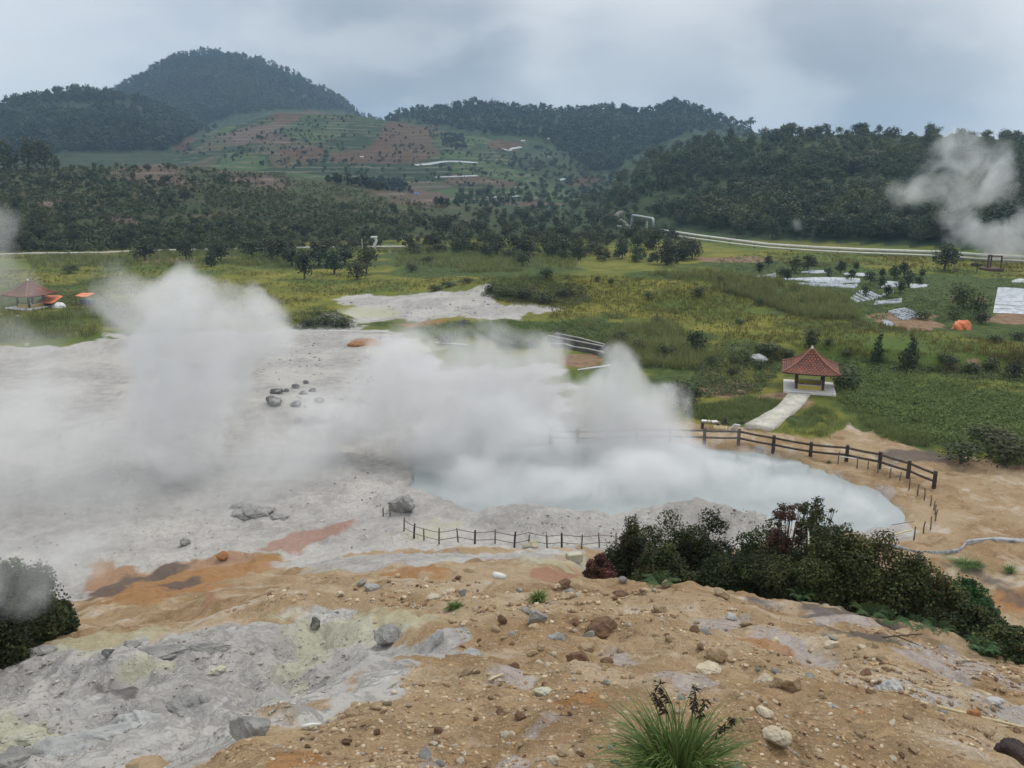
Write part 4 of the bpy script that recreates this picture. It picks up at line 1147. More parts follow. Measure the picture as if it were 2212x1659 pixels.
cover('bank_scrub', 'dull green scrub along the bank and the crater rim', [([(1500, 780), (1650, 765), (1850, 775), (2000, 790), (2260, 800), (2260, 835), (2000, 812), (1820, 805), (1690, 800), (1640, 850), (1500, 860)], 0.43),
      ([(600, 690), (640, 672), (700, 660), (760, 690), (770, 712), (640, 715)], 0.10), ([(1180, 690), (1400, 700), (1560, 730), (1700, 750), (1650, 770), (1540, 800), (1400, 800), (1300, 760)], 0.22), ([(1040, 640), (1060, 615), (1150, 600), (1260, 620), (1280, 655), (1180, 668), (1100, 655)], 0.25)], 3600, M_SHRUB, 305, 0.15, 0.5, 26)

# ---- the bushes on the brow of the near slope
def near_bush(name, px, r, top_py, wpx, n, mat, label, seed, style='dome', cat='bush', base_dz=0.0, leaf=0.072):
    rng = np.random.default_rng(seed)
    d = ray(px, top_py); tz = d[2] / np.hypot(d[0], d[1]); az = math.atan2(d[0], d[1])
    x, y = math.sin(az) * r, math.cos(az) * r
    z0 = gz(x, y) + base_dz
    h = max(CAMZ + tz * r - z0, 0.6)
    W = wpx * px_size((x, y, z0 + h / 2)) / 2
    e = empty(name, (x, y, z0 - 0.05), 0)
    bl = []
    if style == 'dome':
        for k in range(30):
            a = rng.random() * 6.28; q = rng.random() ** 0.5
            zz = h * (0.05 + 0.86 * rng.random() * math.sqrt(max(0.0, 1 - (q * 0.85) ** 2)))
            s = (0.17 + 0.13 * rng.random()) * min(W * 1.3, h)
            bl.append((q * W * 0.82 * math.cos(a), q * W * 0.7 * math.sin(a), zz, s, s, s * 0.75))
        bl.append((0, 0, h * 0.36, W * 0.85, W * 0.72, h * 0.38))
        bl.append((W * 0.1, 0, h * 0.88, W * 0.28, W * 0.25, h * 0.13))
    else:   # open, stems showing
        for k in range(64):
            a = rng.random() * 6.28; q = rng.random() ** 0.5
            zz = h * (0.22 + 0.76 * rng.random())
            s = (0.09 + 0.09 * rng.random()) * W * 2
            bl.append((q * W * 0.8 * math.cos(a), q * W * 0.8 * math.sin(a), zz, s, s, s * 0.6))
    V, F, ti, ac = leaves(rng, bl, int(n * (2.2 if style == 'dome' else 0.75)), leaf, 0.6, 0.6 if style == 'dome' else 0.05, 0.45, jit=0.6)
    V[:, 2] = np.maximum(V[:, 2], 0.0 + 0.05 * rng.random(len(V)))
    mesh_np('foliage', V, F, mat, e, dict(tint=ti, acc=ac))
    mb = MB()
    for k in range(9 if style == 'dome' else 24):
        b = bl[k]
        s0 = (rng.normal() * 0.12 * W, rng.normal() * 0.12 * W, -0.1)
        mid = ((s0[0] + b[0]) / 2 + rng.normal() * 0.1, (s0[1] + b[1]) / 2, b[2] * 0.5)
        mb.tube([s0, mid, (b[0], b[1], b[2])], [0.035, 0.024, 0.008], 5)
        for j in range(3):
            mb.tube([mid, (b[0] + rng.normal() * b[3] * 0.5, b[1] + rng.normal() * b[3] * 0.5, b[2] + b[5] * (0.3 + 0.5 * rng.random()))], [0.014, 0.004], 4)
    mb.build('stems', m_bark, e)
    return tag(e, label, cat)

NB = [
    (1362, 22.6, 1112, 120, 9000, M_BUSH, 'leftmost rounded dark bush at the end of the wire fence', 'dome'),
    (1440, 24.5, 1098, 180, 9000, M_BUSH, 'tall dark bush behind the rounded bush by the wire fence', 'dome'),
    (1437, 21.6, 1172, 128, 10000, M_BUSH, 'low dense dome-shaped bush in front on the slope brow', 'dome'),
    (1530, 24.5, 1096, 170, 9000, M_BUSH, 'olive topped bush between the dome bush and the sparse shrubs', 'dome'),
    (1605, 22.3, 1148, 190, 11000, M_BUSH, 'brownish broad bush above the bright fern', 'dome'),
    (1665, 24.5, 1112, 150, 7000, M_BUSH, 'dark bush just left of the red-tipped sparse shrub', 'dome'),
    (1703, 23.5, 1086, 84, 5200, M_REDB, 'sparse shrub with red leaf tips against the pool', 'open'),
    (1764, 23.5, 1072, 90, 6000, M_BUSH, 'tallest open twiggy shrub standing up against the pool', 'open'),
    (1815, 21.8, 1130, 210, 14000, M_BUSH, 'largest dark bush in the middle of the brow hedge', 'dome'),
    (1905, 22.0, 1142, 180, 10000, M_BUSH, 'rust tinged bush sloping down right of the largest bush', 'dome'),
    (1975, 21.6, 1192, 160, 9000, M_BUSH, 'dark green bush on the falling right shoulder', 'dome'),
    (2035, 21.4, 1240, 140, 8000, M_BUSH, 'small dark bush below the ochre flat with ferns at its foot', 'dome'),
    (2090, 22.0, 1246, 150, 9000, M_FERN, 'bright green leafy bush near the right end of hedge', 'dome'),
    (2115, 20.0, 1308, 140, 8000, M_BUSH, 'dark olive bush below the bright leafy bush', 'dome'),
    (2190, 19.2, 1350, 150, 8000, M_BUSH, 'last low bush at the right end of the brow hedge', 'dome'),
    (8, 20.6, 1205, 215, 16000, M_BUSH, 'black-green bush half lost in smoky steam beside the orange stain', 'dome'),
    (-90, 19.0, 1190, 240, 12000, M_BUSH, 'dark bush cut off by the left edge of the view', 'dome'),
    (100, 21.2, 1290, 110, 8000, M_BUSH, 'lower part-lit bush at the foot of the steamy black bush', 'dome'),
    (1297, 20.4, 1192, 66, 4500, M_REDB, 'small reddish-brown bush alone on the stony slope', 'dome'),
    (1725, 21.6, 1180, 150, 10000, M_BUSH, 'low dark bush under the twiggy shrubs above the leaning fern', 'dome'),
]
for i, (px, r, tp, wp, n, mt, lab, st) in enumerate(NB):
    near_bush('brow_bush' if mt is not M_REDB else 'red_leaved_bush', px, r, tp, wp, n, mt, lab, 400 + i, st)

# ---- ferns
def fern(px, py, wpx, hpx, label, seed, group=None):
    rng = np.random.default_rng(seed)
    p = gp(px, py); s = px_size(p); L = wpx * s * 0.55; Hh = hpx * s
    e = empty('fern', p)
    Vs = []; T = []
    for k in range(19):
        a = k * 2.4 + rng.random(); le = L * (0.7 + 0.5 * rng.random())
        n = 15
        for j in range(2, n):
            u = j / n
            c = np.array([math.cos(a) * le * u, math.sin(a) * le * u, Hh * (1.5 * u - 1.0 * u * u * 1.05) * 1.6])
            tdir = np.array([math.cos(a), math.sin(a), 0.4 - u])
            w_ = 0.15 * L * math.sin(min(u, 1) * 2.9) + 0.006
            for sg in (-1, 1):
                sd_ = np.array([-math.sin(a), math.cos(a), 0]) * sg
                tip = c + sd_ * w_ + tdir * w_ * 0.35 + np.array([0, 0, -0.1 * w_])
                b = tdir * (le / n) * 0.34
                Vs.append(np.array([c - b, c + b, tip + b * 0.4, tip - b * 0.4])); T += [0.35 + 0.5 * rng.random()] * 4
    V = np.concatenate(Vs); T = np.array(T)
    mesh_np('fronds', V, np.arange(len(V)).reshape(-1, 4), M_FERN, e, dict(tint=T, acc=T * 0))
    return tag(e, label, 'fern', group)
for i, (px, py, w_, h_, lab) in enumerate([
    (1578, 1274, 80, 36, 'brightest fern tuft below the brownish broad bush'), (1697, 1296, 60, 40, 'fern leaning out beneath the olive bushes'), (1730, 1304, 56, 36, 'second fern right beside the leaning fern'),
    (1880, 1332, 76, 34, 'spreading dark fern under the largest bush'), (1925, 1344, 66, 34, 'fern hanging over the dark soil edge'), (1975, 1362, 66, 40, 'tall fern at the falling right shoulder'),
    (2020, 1382, 66, 44, 'fern below the small dark bush'), (2120, 1408, 66, 36, 'lowest fern near the right end of hedge'), (1425, 1270, 76, 26, 'low fern at the foot of the dome-shaped bush'),
    (1325, 1248, 36, 18, 'little fern beside the reddish-brown bush')]):
    fern(px, py, w_, h_, lab, 500 + i)

# ---- grass clumps
def clump(name, px, py, wpx, hpx, n, label, seed, heads=0, wide=0.006, part='blades', mat=None):
    rng = np.random.default_rng(seed)
    p = gp(px, py); s = px_size(p); R_ = wpx * s / 2; Hh = hpx * s
    e = empty(name, p - np.array([0, 0, 0.01]))
    Vs = []; Fs = []; T = []; A = []; k = 0
    for i in range(n):
        a = rng.random() * 6.28; q = rng.random() ** 0.5 * R_ * 0.30
        b0 = np.array([math.cos(a) * q, math.sin(a) * q, 0])
        out = np.array([math.cos(a + rng.normal() * 0.5), math.sin(a + rng.normal() * 0.5), 0])
        L = Hh * (0.65 + 0.65 * rng.random()); reach = R_ * (0.35 + 1.05 * rng.random())
        drop = 0.15 + rng.random() * 1.15
        sd_ = np.cross(out, [0, 0, 1.0]) * wide * (0.6 + 0.8 * rng.random()) / 2
        m = 7; tn = rng.random(); ac = rng.random()
        for j in range(m):
            u = j / (m - 1)
            c = b0 + out * reach * u ** 1.35 + np.array([0, 0, L * (1.5 * u - (0.5 + drop) * u * u)])
            wv = sd_ * (1 - u ** 2.2) + out * 1e-4
            Vs += [c - wv, c + wv]; T += [tn * 0.7 + 0.3 * u] * 2; A += [ac] * 2
            if j: Fs.append((k + 2 * j - 2, k + 2 * j - 1, k + 2 * j + 1, k + 2 * j))
        k += 2 * m
    mesh_np(part, np.array(Vs), np.array(Fs), mat or M_TUFT, e, dict(tint=T, acc=A))
    return e, p, R_, Hh, rng
e, p, R_, Hh, rg = clump('grass_clump', 1462, 1690, 275, 175, 1150, '', 600, wide=0.0068)
tag(e, 'lush green grass clump with dark drooping seed heads on the near slope', 'grass clump')
m_stalk = plain_mat('grass_stalk', (0.08, 0.13, 0.03), (0.14, 0.16, 0.05), 20)
m_seed = plain_mat('dark_seed', (0.020, 0.014, 0.010), (0.060, 0.042, 0.028), 60)
for hx, hy, bend in ((-0.02, 1.62, -0.34), (0.26, 1.52, -0.04), (0.36, 1.36, 0.02), (0.62, 1.06, 0.18), (-0.10, 1.45, -0.30)):
    base = np.array([hx * R_ * 0.3, 0.0, 0.0])
    pts = []
    for u in np.linspace(0, 1, 9):
        pts.append(base + np.array([hx * R_ * u * 0.75 + bend * R_ * u ** 4, 0.12 * R_ * u, Hh * hy * (u - 0.10 * u ** 4)]))
    st = MB().tube([tuple(v) for v in pts], [0.0035] * 6 + [0.0028, 0.002, 0.0015], 5).build('stalk', m_stalk, e)
    Vs = []; T = []
    tip = pts[-1]; pre = pts[-3]
    for j in range(46):
        u = rg.random(); c = pre + (tip - pre) * u
        dd = np.array([bend * 1.6 + rg.normal() * 0.5, rg.normal() * 0.5, -0.35 + rg.normal() * 0.4]); dd /= np.linalg.norm(dd)
        l_ = Hh * (0.05 + 0.09 * rg.random()); sd_ = np.cross(dd, rg.normal(size=3)); sd_ /= np.linalg.norm(sd_); sd_ *= 0.0045
        Vs.append(np.array([c, c + dd * l_ * 0.5 + sd_, c + dd * l_, c + dd * l_ * 0.5 - sd_]))
    V = np.concatenate(Vs)
    mesh_np('seed_head', V, np.arange(len(V)).reshape(-1, 4), m_seed, e)
for i, (px, py, w_, h_, n, lab) in enumerate([(1162, 1300, 42, 22, 260, 'small bright green grass tuft among stones in the middle of slope'), (982, 1314, 34, 12, 200, 'low green grass tuft beside grey stones'),
        (2085, 1222, 70, 12, 300, 'grass patch on the ochre flat beyond the hedge'), (2110, 1224, 30, 14, 160, 'small tuft right next to the grass patch on the flat'), (2180, 1238, 34, 18, 180, 'rust-green tuft on the ochre flat nearest the right edge'),
        (1600, 912, 40, 8, 120, 'low weeds by the upper end of rail fence'), (1790, 1000, 20, 6, 60, 'thin weeds under the rail fence')]):
    e2, *_ = clump('grass_tuft', px, py, w_, h_ * 1.3, n, '', 620 + i, wide=0.02)
    tag(e2, lab, 'grass tuft')
# ------------------------------------------------------------------ stones
def noise3(P, s, seed):
    return fbm(P[:, 0] * s + P[:, 2] * s * 0.7, P[:, 1] * s - P[:, 2] * s * 0.6, seed, 4, 0.55) + 0.5 * fbm(P[:, 2] * s * 1.3 + 3, P[:, 0] * s - P[:, 1] * s, seed + 9, 3)

def rock_mesh(seed, sub=3, facets=9, rough=0.28):
    rng = np.random.default_rng(seed)
    V, F = ico(sub); V = V.copy()
    for k in range(facets):
        n = rng.normal(size=3); n /= np.linalg.norm(n)
        dlim = 0.55 + 0.35 * rng.random()
        ex = V @ n - dlim
        V -= np.outer(np.maximum(ex, 0), n) * 0.92
    V *= (1 + rough * noise3(V, 1.4, seed))[:, None]
    V *= (1 + 0.10 * noise3(V, 5.0, seed + 3))[:, None]
    V /= np.ptp(V, axis=0).max()
    return V, F

def stone_mat(name, c1, c2, c3, scale=6.0, crust=None, rand=0.12):
    m, t = new_mat(name)
    co = t.n('ShaderNodeTexCoord').outputs['Object']
    n1 = t.noise(co, scale * 0.35, 5, 0.6); n2 = t.noise(co, scale * 1.7, 6, 0.7); n3 = t.noise(co, scale * 7, 4, 0.7)
    c = t.mix(t.ramp(n1, 0.35, 0.65), c1, c2)
    c = t.mix(t.math('MULTIPLY', t.ramp(n2, 0.5, 0.72), 0.75), c, c3)
    if crust:
        c = t.mix(t.math('MULTIPLY', t.ramp(n1, 0.52, 0.62), 0.7), c, crust)
    oi = t.n('ShaderNodeObjectInfo').outputs['Random']
    hs = t.n('ShaderNodeHueSaturation', None, Color=c)
    t.set(hs.inputs['Value'], t.math('MULTIPLY_ADD', oi, 2 * rand, 1 - rand))
    h = t.math('ADD', t.math('MULTIPLY', n2, 0.7), t.math('MULTIPLY', n3, 0.3))
    finish(t, bsdf(t, hs.outputs[0], 0.9, h, 0.6, 0.05, 0.15))
    return m

STONE = {
    'grey': stone_mat('grey_stone', (0.215, 0.208, 0.195), (0.33, 0.32, 0.295), (0.13, 0.126, 0.12)),
    'pale': stone_mat('pale_grey_stone', (0.34, 0.34, 0.33), (0.44, 0.435, 0.415), (0.22, 0.22, 0.21)),
    'dark': stone_mat('dark_stone', (0.085, 0.085, 0.085), (0.17, 0.165, 0.155), (0.05, 0.05, 0.05), crust=(0.36, 0.35, 0.33)),
    'tan': stone_mat('tan_stone', (0.31, 0.225, 0.135), (0.40, 0.31, 0.20), (0.21, 0.14, 0.08)),
    'cream': stone_mat('cream_stone', (0.46, 0.39, 0.28), (0.54, 0.48, 0.37), (0.33, 0.26, 0.17)),
    'brown': stone_mat('brown_stone', (0.135, 0.082, 0.052), (0.22, 0.135, 0.085), (0.085, 0.055, 0.038)),
    'rust': stone_mat('rusty_stone', (0.30, 0.135, 0.055), (0.36, 0.19, 0.09), (0.20, 0.09, 0.045)),
    'black': stone_mat('black_brown_stone', (0.045, 0.034, 0.032), (0.095, 0.070, 0.062), (0.03, 0.025, 0.025)),
    'sulph': stone_mat('sulphur_stone', (0.40, 0.38, 0.27), (0.47, 0.46, 0.39), (0.27, 0.26, 0.2)),
}
ROCKS = []
for i in range(9):
    V, F = rock_mesh(700 + i, 4 if i < 5 else 3, 7 + i % 4)
    ROCKS.append((V, F))

def rock_obj(px, py, wpx, col, label, seed, asp=(1, 0.85, 0.7), sink=0.12, rz=None, group=None, name='boulder', cat='boulder', sub=4, tilt=0.0, rough=0.26):
    rng = np.random.default_rng(seed)
    p = gp(px, py); s = wpx * px_size(p) * 1.15
    V, F = rock_mesh(seed, sub, 6 + seed % 5, rough)
    V = V * np.array(asp) * s
    o = mesh_np(name, V, F, STONE[col], None, None, smooth=True)
    o.location = (p[0], p[1], p[2] + s * asp[2] * (0.5 - sink) * 0.8)
    o.rotation_euler = (tilt, tilt * 0.5, rng.random() * 6.28 if rz is None else rz)
    try:
        o.data.set_sharp_from_angle(angle=math.radians(38))
    except Exception: pass
    return tag(o, label, cat, group)

BL = [
    (841, 1388, 62, 'grey', 'cracked grey boulder half sunk beside the pale sulphur crust', (1, 0.8, 0.62)),
    (1013, 1424, 50, 'pale', 'smooth blue-grey boulder on the ochre below lilac streak', (1, 0.8, 0.72)),
    (946, 1388, 34, 'pale', 'upright pale slab of rock at the head of the lilac streak', (0.8, 0.5, 1.0)),
    (680, 1354, 28, 'dark', 'dark upright stone on the pale crust', (0.9, 0.7, 1.1)),
    (284, 1404, 32, 'grey', 'rounded grey stone above the dark sulphur hollow', (1, 0.9, 0.8)),
    (75, 1390, 38, 'pale', 'pale angular rock at the foot of the steamy black bush', (1, 0.8, 1.0)),
    (236, 1414, 26, 'dark', 'dark stone left of the rounded grey stone', (1, 0.8, 0.6)),
    (103, 1410, 34, 'grey', 'flat dark grey rock next to the pale angular rock', (1.1, 0.8, 0.5)),
    (545, 1602, 84, 'grey', 'large pale-crusted grey boulder at the lip of the gully', (1, 0.75, 0.66)),
    (330, 1660, 110, 'tan', 'ochre rock rounding up at the bottom of the gully', (1, 0.7, 0.45)),
    (1250, 1432, 58, 'brown', 'tan-brown outcrop with an undercut on the slope', (1, 0.7, 0.85)),
    (1296, 1372, 74, 'brown', 'big red-brown block with a grey stone leaning on it', (1, 0.6, 0.62)),
    (1272, 1374, 26, 'grey', 'grey stone leaning on the red-brown block', (1, 0.6, 1.1)),
    (1268, 1390, 36, 'tan', 'rounded tan boulder in front of the red-brown block', (1, 0.8, 0.7)),
    (1160, 1340, 38, 'grey', 'pointed grey rock with a trailing ridge mid slope', (1.1, 0.6, 0.7)),
    (1084, 1346, 22, 'brown', 'brown stone at the small hollow left of pointed rock', (0.9, 0.7, 1.0)),
    (1924, 1492, 62, 'pale', 'large pale grey block standing clear on the right slope', (1, 0.75, 0.72)),
    (1698, 1484, 54, 'tan', 'faceted tan boulder beside a cream companion', (1, 0.7, 0.75)),
    (1650, 1470, 42, 'cream', 'cream companion stone of the faceted tan boulder', (1, 0.8, 0.6)),
    (1680, 1582, 56, 'cream', 'angular cream block nearest the grass clump', (1, 0.7, 0.7)),
    (1650, 1555, 34, 'cream', 'smaller cream stone behind the angular cream block', (1, 0.7, 0.7)),
    (1530, 1452, 54, 'cream', 'broad low cream stone above the lilac crust patch', (1, 0.8, 0.4)),
    (1795, 1398, 27, 'cream', 'smooth cream cobble under the dark soil band', (1.1, 0.8, 0.7)),
    (1952, 1372, 28, 'tan', 'yellow-tan cobble among twigs near the hedge', (1.1, 0.8, 0.6)),
    (2185, 1652, 70, 'black', 'rough black-brown boulder filling the lower right corner', (1, 0.8, 0.8)),
    (2122, 1602, 52, 'tan', 'tan boulder just above the black-brown one', (1, 0.8, 0.6)),
    (2076, 1540, 46, 'tan', 'flat tan boulder lying against the bamboo pole', (1.1, 0.8, 0.5)),
    (2100, 1575, 28, 'rust', 'orange-brown stone below the bamboo pole', (1, 0.8, 0.6)),
    (1852, 1548, 28, 'rust', 'orange-brown stone left of the bamboo pole tip', (1, 0.9, 0.6)),
    (1668, 1652, 48, 'tan', 'tan stone at the very bottom beside the grass clump', (1, 0.8, 0.9)),
    (1790, 1652, 38, 'tan', 'speckled tan cobble on the bottom edge of view', (1, 0.8, 0.8)),
    (1722, 1642, 30, 'tan', 'small tan wedge between two bottom edge stones', (1, 0.8, 0.6)),
    (1996, 1518, 36, 'tan', 'yellowish stone above the bamboo pole tip', (1.1, 0.7, 0.6)),
    (2020, 1528, 28, 'brown', 'brown stone touching the yellowish stone', (1, 0.8, 0.7)),
    (2150, 1520, 40, 'pale', 'white-grey stone near the right edge above the pole', (1.2, 0.8, 0.5)),
    (803, 1270, 30, 'pale', 'pale oblong stone on the ochre above the sulphur crust', (1.2, 0.7, 0.6)),
    (1138, 1184, 16, 'sulph', 'left one of two cobbles under the wire fence', (1.1, 0.8, 0.8)),
    (1152, 1182, 20, 'cream', 'right one of two cobbles under the wire fence', (1, 0.8, 0.9)),
    (1298, 1256, 20, 'cream', 'round cream stone at the foot of the reddish bush', (1, 0.9, 0.8)),
    (1325, 1257, 22, 'tan', 'round tan stone under the reddish bush', (1, 0.9, 0.8)),
    (1345, 1256, 17, 'grey', 'grey stone right of the round tan stone', (1, 0.9, 0.8)),
    (1440, 1272, 20, 'tan', 'paired tan stone below the dome-shaped bush', (1, 0.9, 0.9)),
    (1172, 1490, 38, 'sulph', 'pale yellowish stone in the middle foreground', (1.1, 0.8, 0.55)),
    (1148, 1418, 22, 'tan', 'tan shard left of the undercut outcrop', (1.2, 0.6, 0.6)),
    (1194, 1377, 24, 'grey', 'half-buried grey stone left of red-brown block', (1, 0.9, 0.6)),
    (1192, 1622, 26, 'cream', 'cream cobble alone on the bottom slope', (1.1, 0.9, 0.6)),
    (868, 1104, 52, 'grey', 'grey boulder fading in steam at the pool rim', (1, 0.9, 0.8)),
    (1340, 1280, 28, 'brown', 'flat brown slab in the stone scatter', (1.2, 0.7, 0.5)),
    (1425, 1322, 30, 'tan', 'tan block alone right of the stone scatter', (1, 0.8, 0.7)),
    (1578, 1336, 22, 'pale', 'pinkish pale stone on the lilac patch', (1.1, 0.8, 0.6)),
    (1549, 1420, 42, 'tan', 'tan ledge stone above the broad low cream stone', (1, 0.7, 0.7)),
    (935, 1298, 26, 'cream', 'flat cream slab by the low grass tuft', (1.2, 0.8, 0.5)),
    (970, 1284, 24, 'cream', 'pale cream slab behind the flat cream slab', (1.2, 0.8, 0.5)),
    (1000, 1300, 22, 'grey', 'grey pointed slab beside the pale cream slab', (0.8, 0.6, 1.0)),
    (1220, 1268, 24, 'brown', 'red-brown stone in the middle of stone scatter', (1, 0.9, 0.9)),
    (1232, 1276, 20, 'grey', 'grey stone touching the red-brown scatter stone', (1, 0.9, 0.8)),
    (1800, 1545, 20, 'grey', 'small grey stone in the right foreground gravel', (1, 0.9, 0.7)),
    (1880, 1525, 24, 'brown', 'grey-brown cobble under the large pale block', (1, 0.9, 0.7)),
    (1750, 1455, 22, 'grey', 'grey cobble right of the faceted tan boulder', (1, 0.9, 0.7)),
    (480, 1205, 24, 'rust', 'rusty stone at the top of the orange stain', (1, 0.9, 0.7)),
    (400, 1178, 22, 'grey', 'lone grey stone above the orange stain', (1, 0.9, 0.9)),
]
for i, (px, py, w_, col, lab, asp) in enumerate(BL):
    rock_obj(px, py, w_, col, lab, 800 + i, asp, rz=(i * 0.9) % 1.0 - 0.5)
for i, (px, py, w_, col, lab, asp) in enumerate([
    (300, 1560, 90, 'pale', 'pale blue-grey crust hump rising from the gully bottom', (1.3, 0.7, 0.5)), (220, 1600, 110, 'pale', 'long whitish crust ridge in the lower gully', (1.5, 0.6, 0.4)), (120, 1640, 110, 'pale', 'whitish crust hump near the bottom left corner', (1.4, 0.7, 0.45)),
    (30, 1650, 80, 'grey', 'grey wet rock in the bottom left corner', (1.3, 0.8, 0.5)), (50, 1590, 80, 'sulph', 'yellowish sulphur hump at the left of the gully', (1.4, 0.8, 0.4)), (110, 1605, 60, 'sulph', 'second yellowish hump beside the sulphur hump', (1.3, 0.8, 0.45)),
    (395, 1520, 60, 'grey', 'grey mud hump with a small hole in the gully', (1.2, 0.8, 0.5)), (440, 1500, 36, 'grey', 'low grey clod right of the grey mud hump', (1.2, 0.8, 0.5)), (470, 1455, 30, 'sulph', 'yellow-grey clod in the middle of gully', (1.2, 0.8, 0.6)),
    (350, 1412, 70, 'grey', 'crumbly grey ledge above the dark hollow', (1.8, 0.6, 0.35)), (450, 1418, 60, 'grey', 'dark crumbly ledge right of the grey ledge', (1.7, 0.6, 0.4)), 
    (560, 1110, 60, 'grey', 'grey rock hump in the veil of steam', (1.5, 0.8, 0.45)), (530, 1095, 40, 'grey', 'smaller grey hump left of the steam veiled hump', (1.4, 0.8, 0.5)), (600, 1120, 34, 'grey', 'low grey stone right of the steam veiled hump', (1.4, 0.8, 0.5))]):
    rock_obj(px, py, w_, col, lab, 860 + i, asp, sink=0.42, rough=0.5, rz=(i * 0.7) % 0.8 - 0.4, name='crust_mound', cat='mound')
for i, (px, py, w_) in enumerate([(598, 850, 26), (618, 846, 14), (640, 838, 20), (655, 852, 18), (662, 828, 14), (690, 868, 20), (590, 872, 34), (640, 875, 22), (676, 846, 16)]):
    rock_obj(px, py, w_, 'dark', 'dark lava stone in the cluster on the grey crater floor', 900 + i, (1, 0.9, 0.55), group='dark stones on crater floor', sub=3, name='lava_stone', cat='stone')

# stones strewn over the slope: shared shapes
SMEL = {}
for col in ('tan', 'cream', 'brown', 'grey'):
    for k in range(4):
        V, F = rock_mesh(950 + k + 7 * len(SMEL), 2, 7)
        o = mesh_np('slope_stone', V * np.array([1, 0.85, 0.65]), F, STONE[col], smooth=True)
        try: o.data.set_sharp_from_angle(angle=math.radians(35))
        except Exception: pass
        SMEL[(col, k)] = o.data; bpy.data.objects.remove(o)
rng = np.random.default_rng(77)
SLOPE = [(430, 1655), (620, 1600), (860, 1480), (1000, 1390), (960, 1330), (700, 1290), (480, 1325), (700, 1250), (1000, 1235), (1280, 1262), (1450, 1275), (1700, 1310), (2000, 1390), (2212, 1425), (2212, 1655)]
q = in_poly_px(SLOPE, 270, rng)
P = gp(q[:, 0], q[:, 1])
WORDS = {'tan': 'tan stone strewn over the ochre slope', 'cream': 'pale cream stone strewn over the ochre slope', 'brown': 'brown stone strewn over the ochre slope', 'grey': 'grey stone strewn over the ochre slope'}
for i, p in enumerate(P):
    col = rng.choice(['tan', 'tan', 'tan', 'tan', 'cream', 'cream', 'brown', 'brown', 'grey'])
    o = bpy.data.objects.new('slope_stone', SMEL[(col, i % 4)]); COL.objects.link(o)
    s = px_size(p) * (10 + 26 * rng.random() ** 2.0)
    o.location = (p[0], p[1], p[2] + s * 0.12); o.rotation_euler = (rng.normal() * 0.25, rng.normal() * 0.25, rng.random() * 6.28)
    o.scale = (s * (0.8 + 0.5 * rng.random()), s, s * (0.7 + 0.5 * rng.random()))
    tag(o, WORDS[col], 'stone', WORDS[col].replace('stone', 'stones', 1))

# gravel: past counting
def gravel(name, label, polys, n, lo, hi, cols, seed, sub=0):
    rng = np.random.default_rng(seed)
    P = np.concatenate([gp(*in_poly_px(pl, int(n * sh), rng).T) for pl, sh in polys])
    dn = fbm(P[:, 0] / 1.8, P[:, 1] / 1.8, seed, 4, 0.6)
    P = P[dn + 0.12 * rng.normal(size=len(P)) > -0.03]
    bases = []
    for k in range(8):
        V, F = rock_mesh(seed + k, 1 if sub else 0, 4, 0.3)
        bases.append((V * np.array([1, 0.8, 0.6]), F))
    Vs = []; Fs = []; C = []; k = 0
    cols = np.array(cols)
    for p in P:
        V, F = bases[rng.integers(8)]
        s = px_size(p) * (lo + (hi - lo) * rng.random() ** 3)
        a = rng.random() * 6.28; c, si = math.cos(a), math.sin(a)
        v = V * s * np.array([0.8 + 0.5 * rng.random(), 1, 0.7 + 0.6 * rng.random()])
        Vs.append(np.stack([v[:, 0] * c - v[:, 1] * si, v[:, 0] * si + v[:, 1] * c, v[:, 2]], 1) + p + np.array([0, 0, s * 0.03]))
        Fs.append(F + k); k += len(V)
        cc = cols[rng.integers(len(cols))] * (0.8 + 0.4 * rng.random())
        C.append(np.repeat(cc[None], len(V), 0))
    m, t = new_mat(name + '_stone')
    nz = t.noise(t.n('ShaderNodeNewGeometry').outputs['Position'], 30, 4, 0.6)
    c = t.mix(t.ramp(nz, 0.35, 0.65), t.attr('col').outputs['Color'], t.mix(0.35, t.attr('col').outputs['Color'], (0.25, 0.16, 0.09)))
    finish(t, bsdf(t, c, 0.9, nz, 0.4, 0.02, 0.15))
    o = mesh_np(name, np.concatenate(Vs), np.concatenate(Fs), m, None, dict(col=np.concatenate(C)))
    return tag(o, label, 'gravel', kind='stuff')
OCH = [(0.38, 0.275, 0.16), (0.47, 0.365, 0.24), (0.52, 0.44, 0.32), (0.26, 0.165, 0.095), (0.30, 0.20, 0.12), (0.33, 0.29, 0.24), (0.40, 0.29, 0.17), (0.17, 0.115, 0.075)]
GRY = [(0.32, 0.31, 0.30), (0.42, 0.41, 0.39), (0.24, 0.235, 0.23), (0.48, 0.46, 0.42), (0.38, 0.35, 0.28)]
gravel('slope_gravel', 'ochre gravel covering the near slope', [(SLOPE, 0.8), ([(900, 1300), (1450, 1270), (1500, 1340), (1000, 1360)], 0.08), ([(1700, 1400), (2212, 1430), (2212, 1600), (1800, 1520)], 0.12)], 17000, 2.0, 15.0, OCH, 1001, 1)
gravel('fine_gravel', 'fine pale chips between the larger slope stones', [(SLOPE, 1.0)], 36000, 1.2, 4.2, OCH, 1002)
gravel('gully_gravel', 'grey gravel in the sulphur gully and on its rim', [(GULLY_PX, 0.75), ([(480, 1560), (620, 1470), (690, 1450), (720, 1500), (600, 1580)], 0.25)], 7000, 1.5, 10.0, GRY, 1003)
